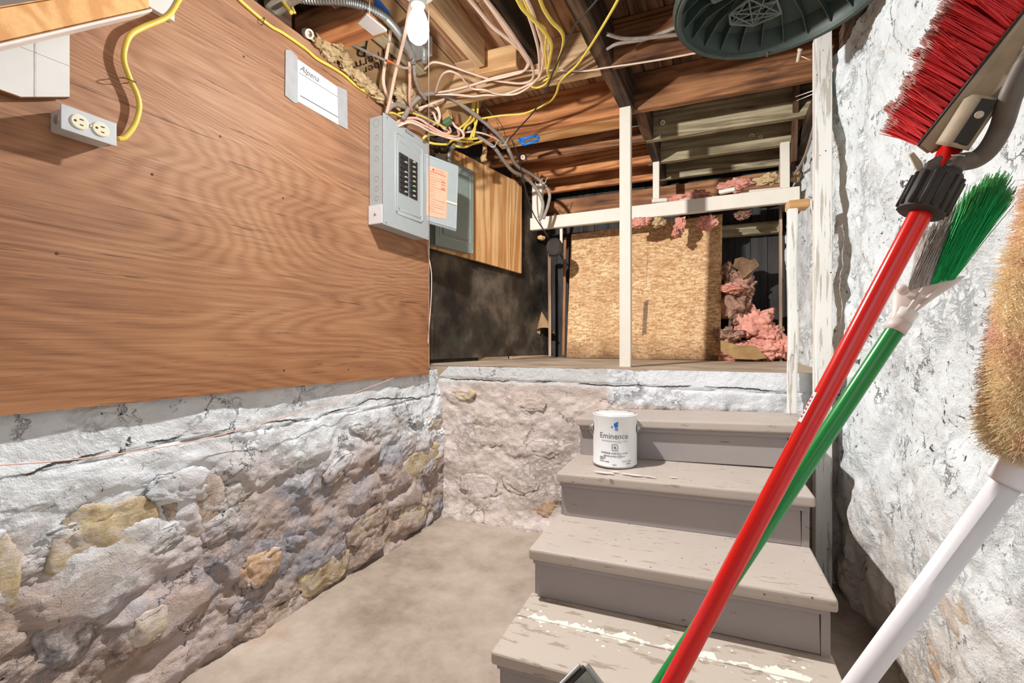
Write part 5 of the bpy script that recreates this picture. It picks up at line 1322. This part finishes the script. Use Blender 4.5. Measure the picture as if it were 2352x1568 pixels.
hq = [W(2112, 400, d=.555), W(2140, 402, d=.548), W(2176, 418, d=.548), W(2200, 378, d=.545), W(2160, 355, d=.55), W(2128, 372, d=.555)]
hexa('bracket', hq, [vp(p, .022) for p in hq], M['dark_metal'], rb, bev=.002)
hq = [W(2087, 356, d=.568), W(2098, 348, d=.565), W(2118, 372, d=.56), W(2122, 405, d=.556), W(2108, 398, d=.56)]
hexa('bracket_wing', hq, [vp(p, .014) for p in hq], M['beige'], rb, bev=.001)
# green angle broom
gt, gb2 = W(2058, 756, d=.63), W(1520, 1568, d=.675)
gd = (gb2 - gt).normalized(); gf = gb2 + gd * ((gb2.z - .01) / -gd.z)
gbm = thing('angle_broom', gf, 'upturned angle broom with green and grey bristles and a green pole', 'broom')
tube('pole', [gt - gd * .03, gt, gb2, gf], .0112, M['green_pole'], gbm, sides=20, sm=False)
tube('collar', [gt - gd * .012, gt + gd * .004], .0128, M['cap_white'], gbm, sides=20, sm=False)
tube('collar', [gt - gd * .030, gt - gd * .012], .0122, M['porcelain_white'], gbm, sides=20, sm=False)
# flared cap
bmc = bmesh.new()
secs = [(W(2063, 742, d=.632), .0135, .0135), (W(2078, 718, d=.632), .015, .014), (W(2098, 692, d=.632), .024, .0135), (W(2120, 668, d=.632), .034, .012), (W(2137, 648, d=.632), .0375, .011)]
nrmv = (Vector((0, 0, H)) - secs[2][0]).normalized(); wid = (W(2196, 640, d=.62) - W(2076, 662, d=.645)).normalized()
rings = []
for c, a_, b_ in secs:
    rings.append([bmc.verts.new(c + wid * a_ * math.cos(2 * math.pi * k / 24) + nrmv * b_ * math.sin(2 * math.pi * k / 24) * (1 + .12 * math.sin(6 * math.pi * k / 24))) for k in range(24)])
for i in range(len(rings) - 1):
    for k in range(24): bmc.faces.new((rings[i][k], rings[i][(k + 1) % 24], rings[i + 1][(k + 1) % 24], rings[i + 1][k]))
bmc.faces.new(rings[0]); bmc.faces.new(rings[-1])
cc_ = secs[2][0].copy()
for v in bmc.verts: v.co -= cc_
capo = bmobj('cap', bmc, M['cap_white'], gbm, cc_, smooth=True)
for a_, b_ in (((2084, 712), (2120, 660)), ((2100, 715), (2158, 655))):
    tube('cap_fold', [W(*a_, d=.618), W((a_[0] + b_[0]) / 2 + 3, (a_[1] + b_[1]) / 2, d=.617), W(*b_, d=.619)], lambda t: .0008 + .0022 * math.sin(math.pi * t), M['cap_white'], capo)
lathe('cap_screw', [(.006, -.002), (.0062, .008), (.004, .010), (0, .0105)], M['cap_white'], capo, W(2076, 668, d=.63), (W(2070, 662, d=.62) - W(2085, 680, d=.63)), 14)
for mt, u0, u1, n_, nm_ in (('bristle_grey', .02, .54, 850, 'grey_bristles'), ('bristle_green', .50, 1.0, 1300, 'green_bristles')):
    items = []
    for k in range(n_):
        u = random.uniform(u0, u1); dp_ = random.uniform(-1, 1)
        r_ = W(2080, 668, d=.64).lerp(W(2192, 642, d=.62), u) + nrmv * dp_ * .009
        if mt == 'bristle_grey': t_ = W(2122 + (u / .54) * 92, 545 - (u / .54) * 78, d=.64)
        else:
            w_ = (u - .50) / .50; t_ = W(2218 + w_ * 105, 468 - 56 * math.sin(min(1, w_ * 1.4) * math.pi / 2) + (30 if w_ > .85 else 0), d=.62)
        t_ = t_ + nrmv * dp_ * .022 + rv(.003)
        L = t_ - r_
        items.append((r_, t_ + L * random.uniform(-.10, .03), .00065, rv(.003)))
    strands(nm_, items, M[mt], gbm)
# white duster
wt0, wt1 = W(2330, 1085, d=.475), W(1972, 1568, d=.55)
wd_ = (wt1 - wt0).normalized(); wfoot = wt1 + wd_ * ((wt1.z - .01) / -wd_.z)
du = thing('duster', wfoot, 'fluffy pink and yellow duster on a white pole at the right edge', 'duster')
tube('pole', [wt0, wt1, wfoot], .0125, M['white_pole'], du, sides=20, sm=False)
tube('pole_collar', [wt0 - wd_ * .028, wt0 - wd_ * .024, wt0 + wd_ * .010, wt0 + wd_ * .014], .0165, M['white_pole'], du, sides=20, sm=False)
axp = [W(2384, 1050, d=.47), W(2388, 960, d=.465), W(2398, 820, d=.46), W(2424, 660, d=.455), W(2462, 500, d=.45), W(2496, 380, d=.45)]
sp2 = spline(axp, 12)
rad_ = lambda t: .038 * (min(1, (t + .02) * 7) ** .5) * (1 - .25 * t) + .004
tube('duster_core', axp, lambda t: rad_(t) * .95, M['duster_wool'], du, sides=18)
items = []
for k in range(16000):
    t = random.random(); i = min(int(t * (len(sp2) - 1)), len(sp2) - 2); c = sp2[i].lerp(sp2[i + 1], t * (len(sp2) - 1) - i)
    tg = (sp2[i + 1] - sp2[i]).normalized(); a = random.uniform(0, 2 * math.pi); s = tg.orthogonal().normalized(); u = tg.cross(s)
    o = s * math.cos(a) + u * math.sin(a); r = rad_(t)
    clump = .35 * mnoise.noise(c * 60 + o * 1.5)
    items.append((c + o * r * .9, c + o * (r * 1.07 + .006 * random.random()) + Vector((0, 0, -.009)) * random.uniform(.2, 1) + rv(.0015) + o * .008 * clump, .00042, rv(.002)))
strands('wool', items, M['duster_wool'], du)
# dustpan corner near the bottom edge
dpn = thing('dustpan', (-.28, .60, 0), 'smoky clear dustpan with a dark edge standing in front of the stairs', 'dustpan')
k0 = W(1344, 1524, d=.66)
k1, k2 = W(1270, 1600, d=.66), W(1400, 1600, d=.64)
dn = Vector((0, 0, 1))
def ext(p, q, L): return p + (q - p).normalized() * L
l1, l2 = ext(k0, k1, .2), ext(k0, k2, .17)
fo = Vector((.01, .02, 0))
pa = [k0, ext(k0, k1, .3), ext(k0, k2, .3)]
l1.z = max(l1.z, .21)
hexa('pan', [k0 + Vector((0, 0, -.006)), l1, l2], [p + Vector((.002, .012, 0)) for p in (k0 + Vector((0, 0, -.006)), l1, l2)], M['clear'], dpn)
tube('dark_lip', [k0 + Vector((0, -.004, -.003)), l1], .0042, M['dark_rubber'], dpn, sm=False)
tube('clear_lip', [k0 + Vector((.004, -.004, -.001)), l2], .0035, M['clear'], dpn, sm=False)
tube('clear_lip', [k0 + Vector((-.006, -.006, .001)), l1 + Vector((-.008, 0, 0))], .0022, M['galv'], dpn, sm=False)
vsx, fsx = sweep([ (l1 + l2) / 2 * 1.0, Vector(((l1.x + l2.x) / 2, (l1.y + l2.y) / 2, .012))], .012, 12)
mesh('handle', vsx, fsx, M['dark_rubber'], dpn, smooth=True)
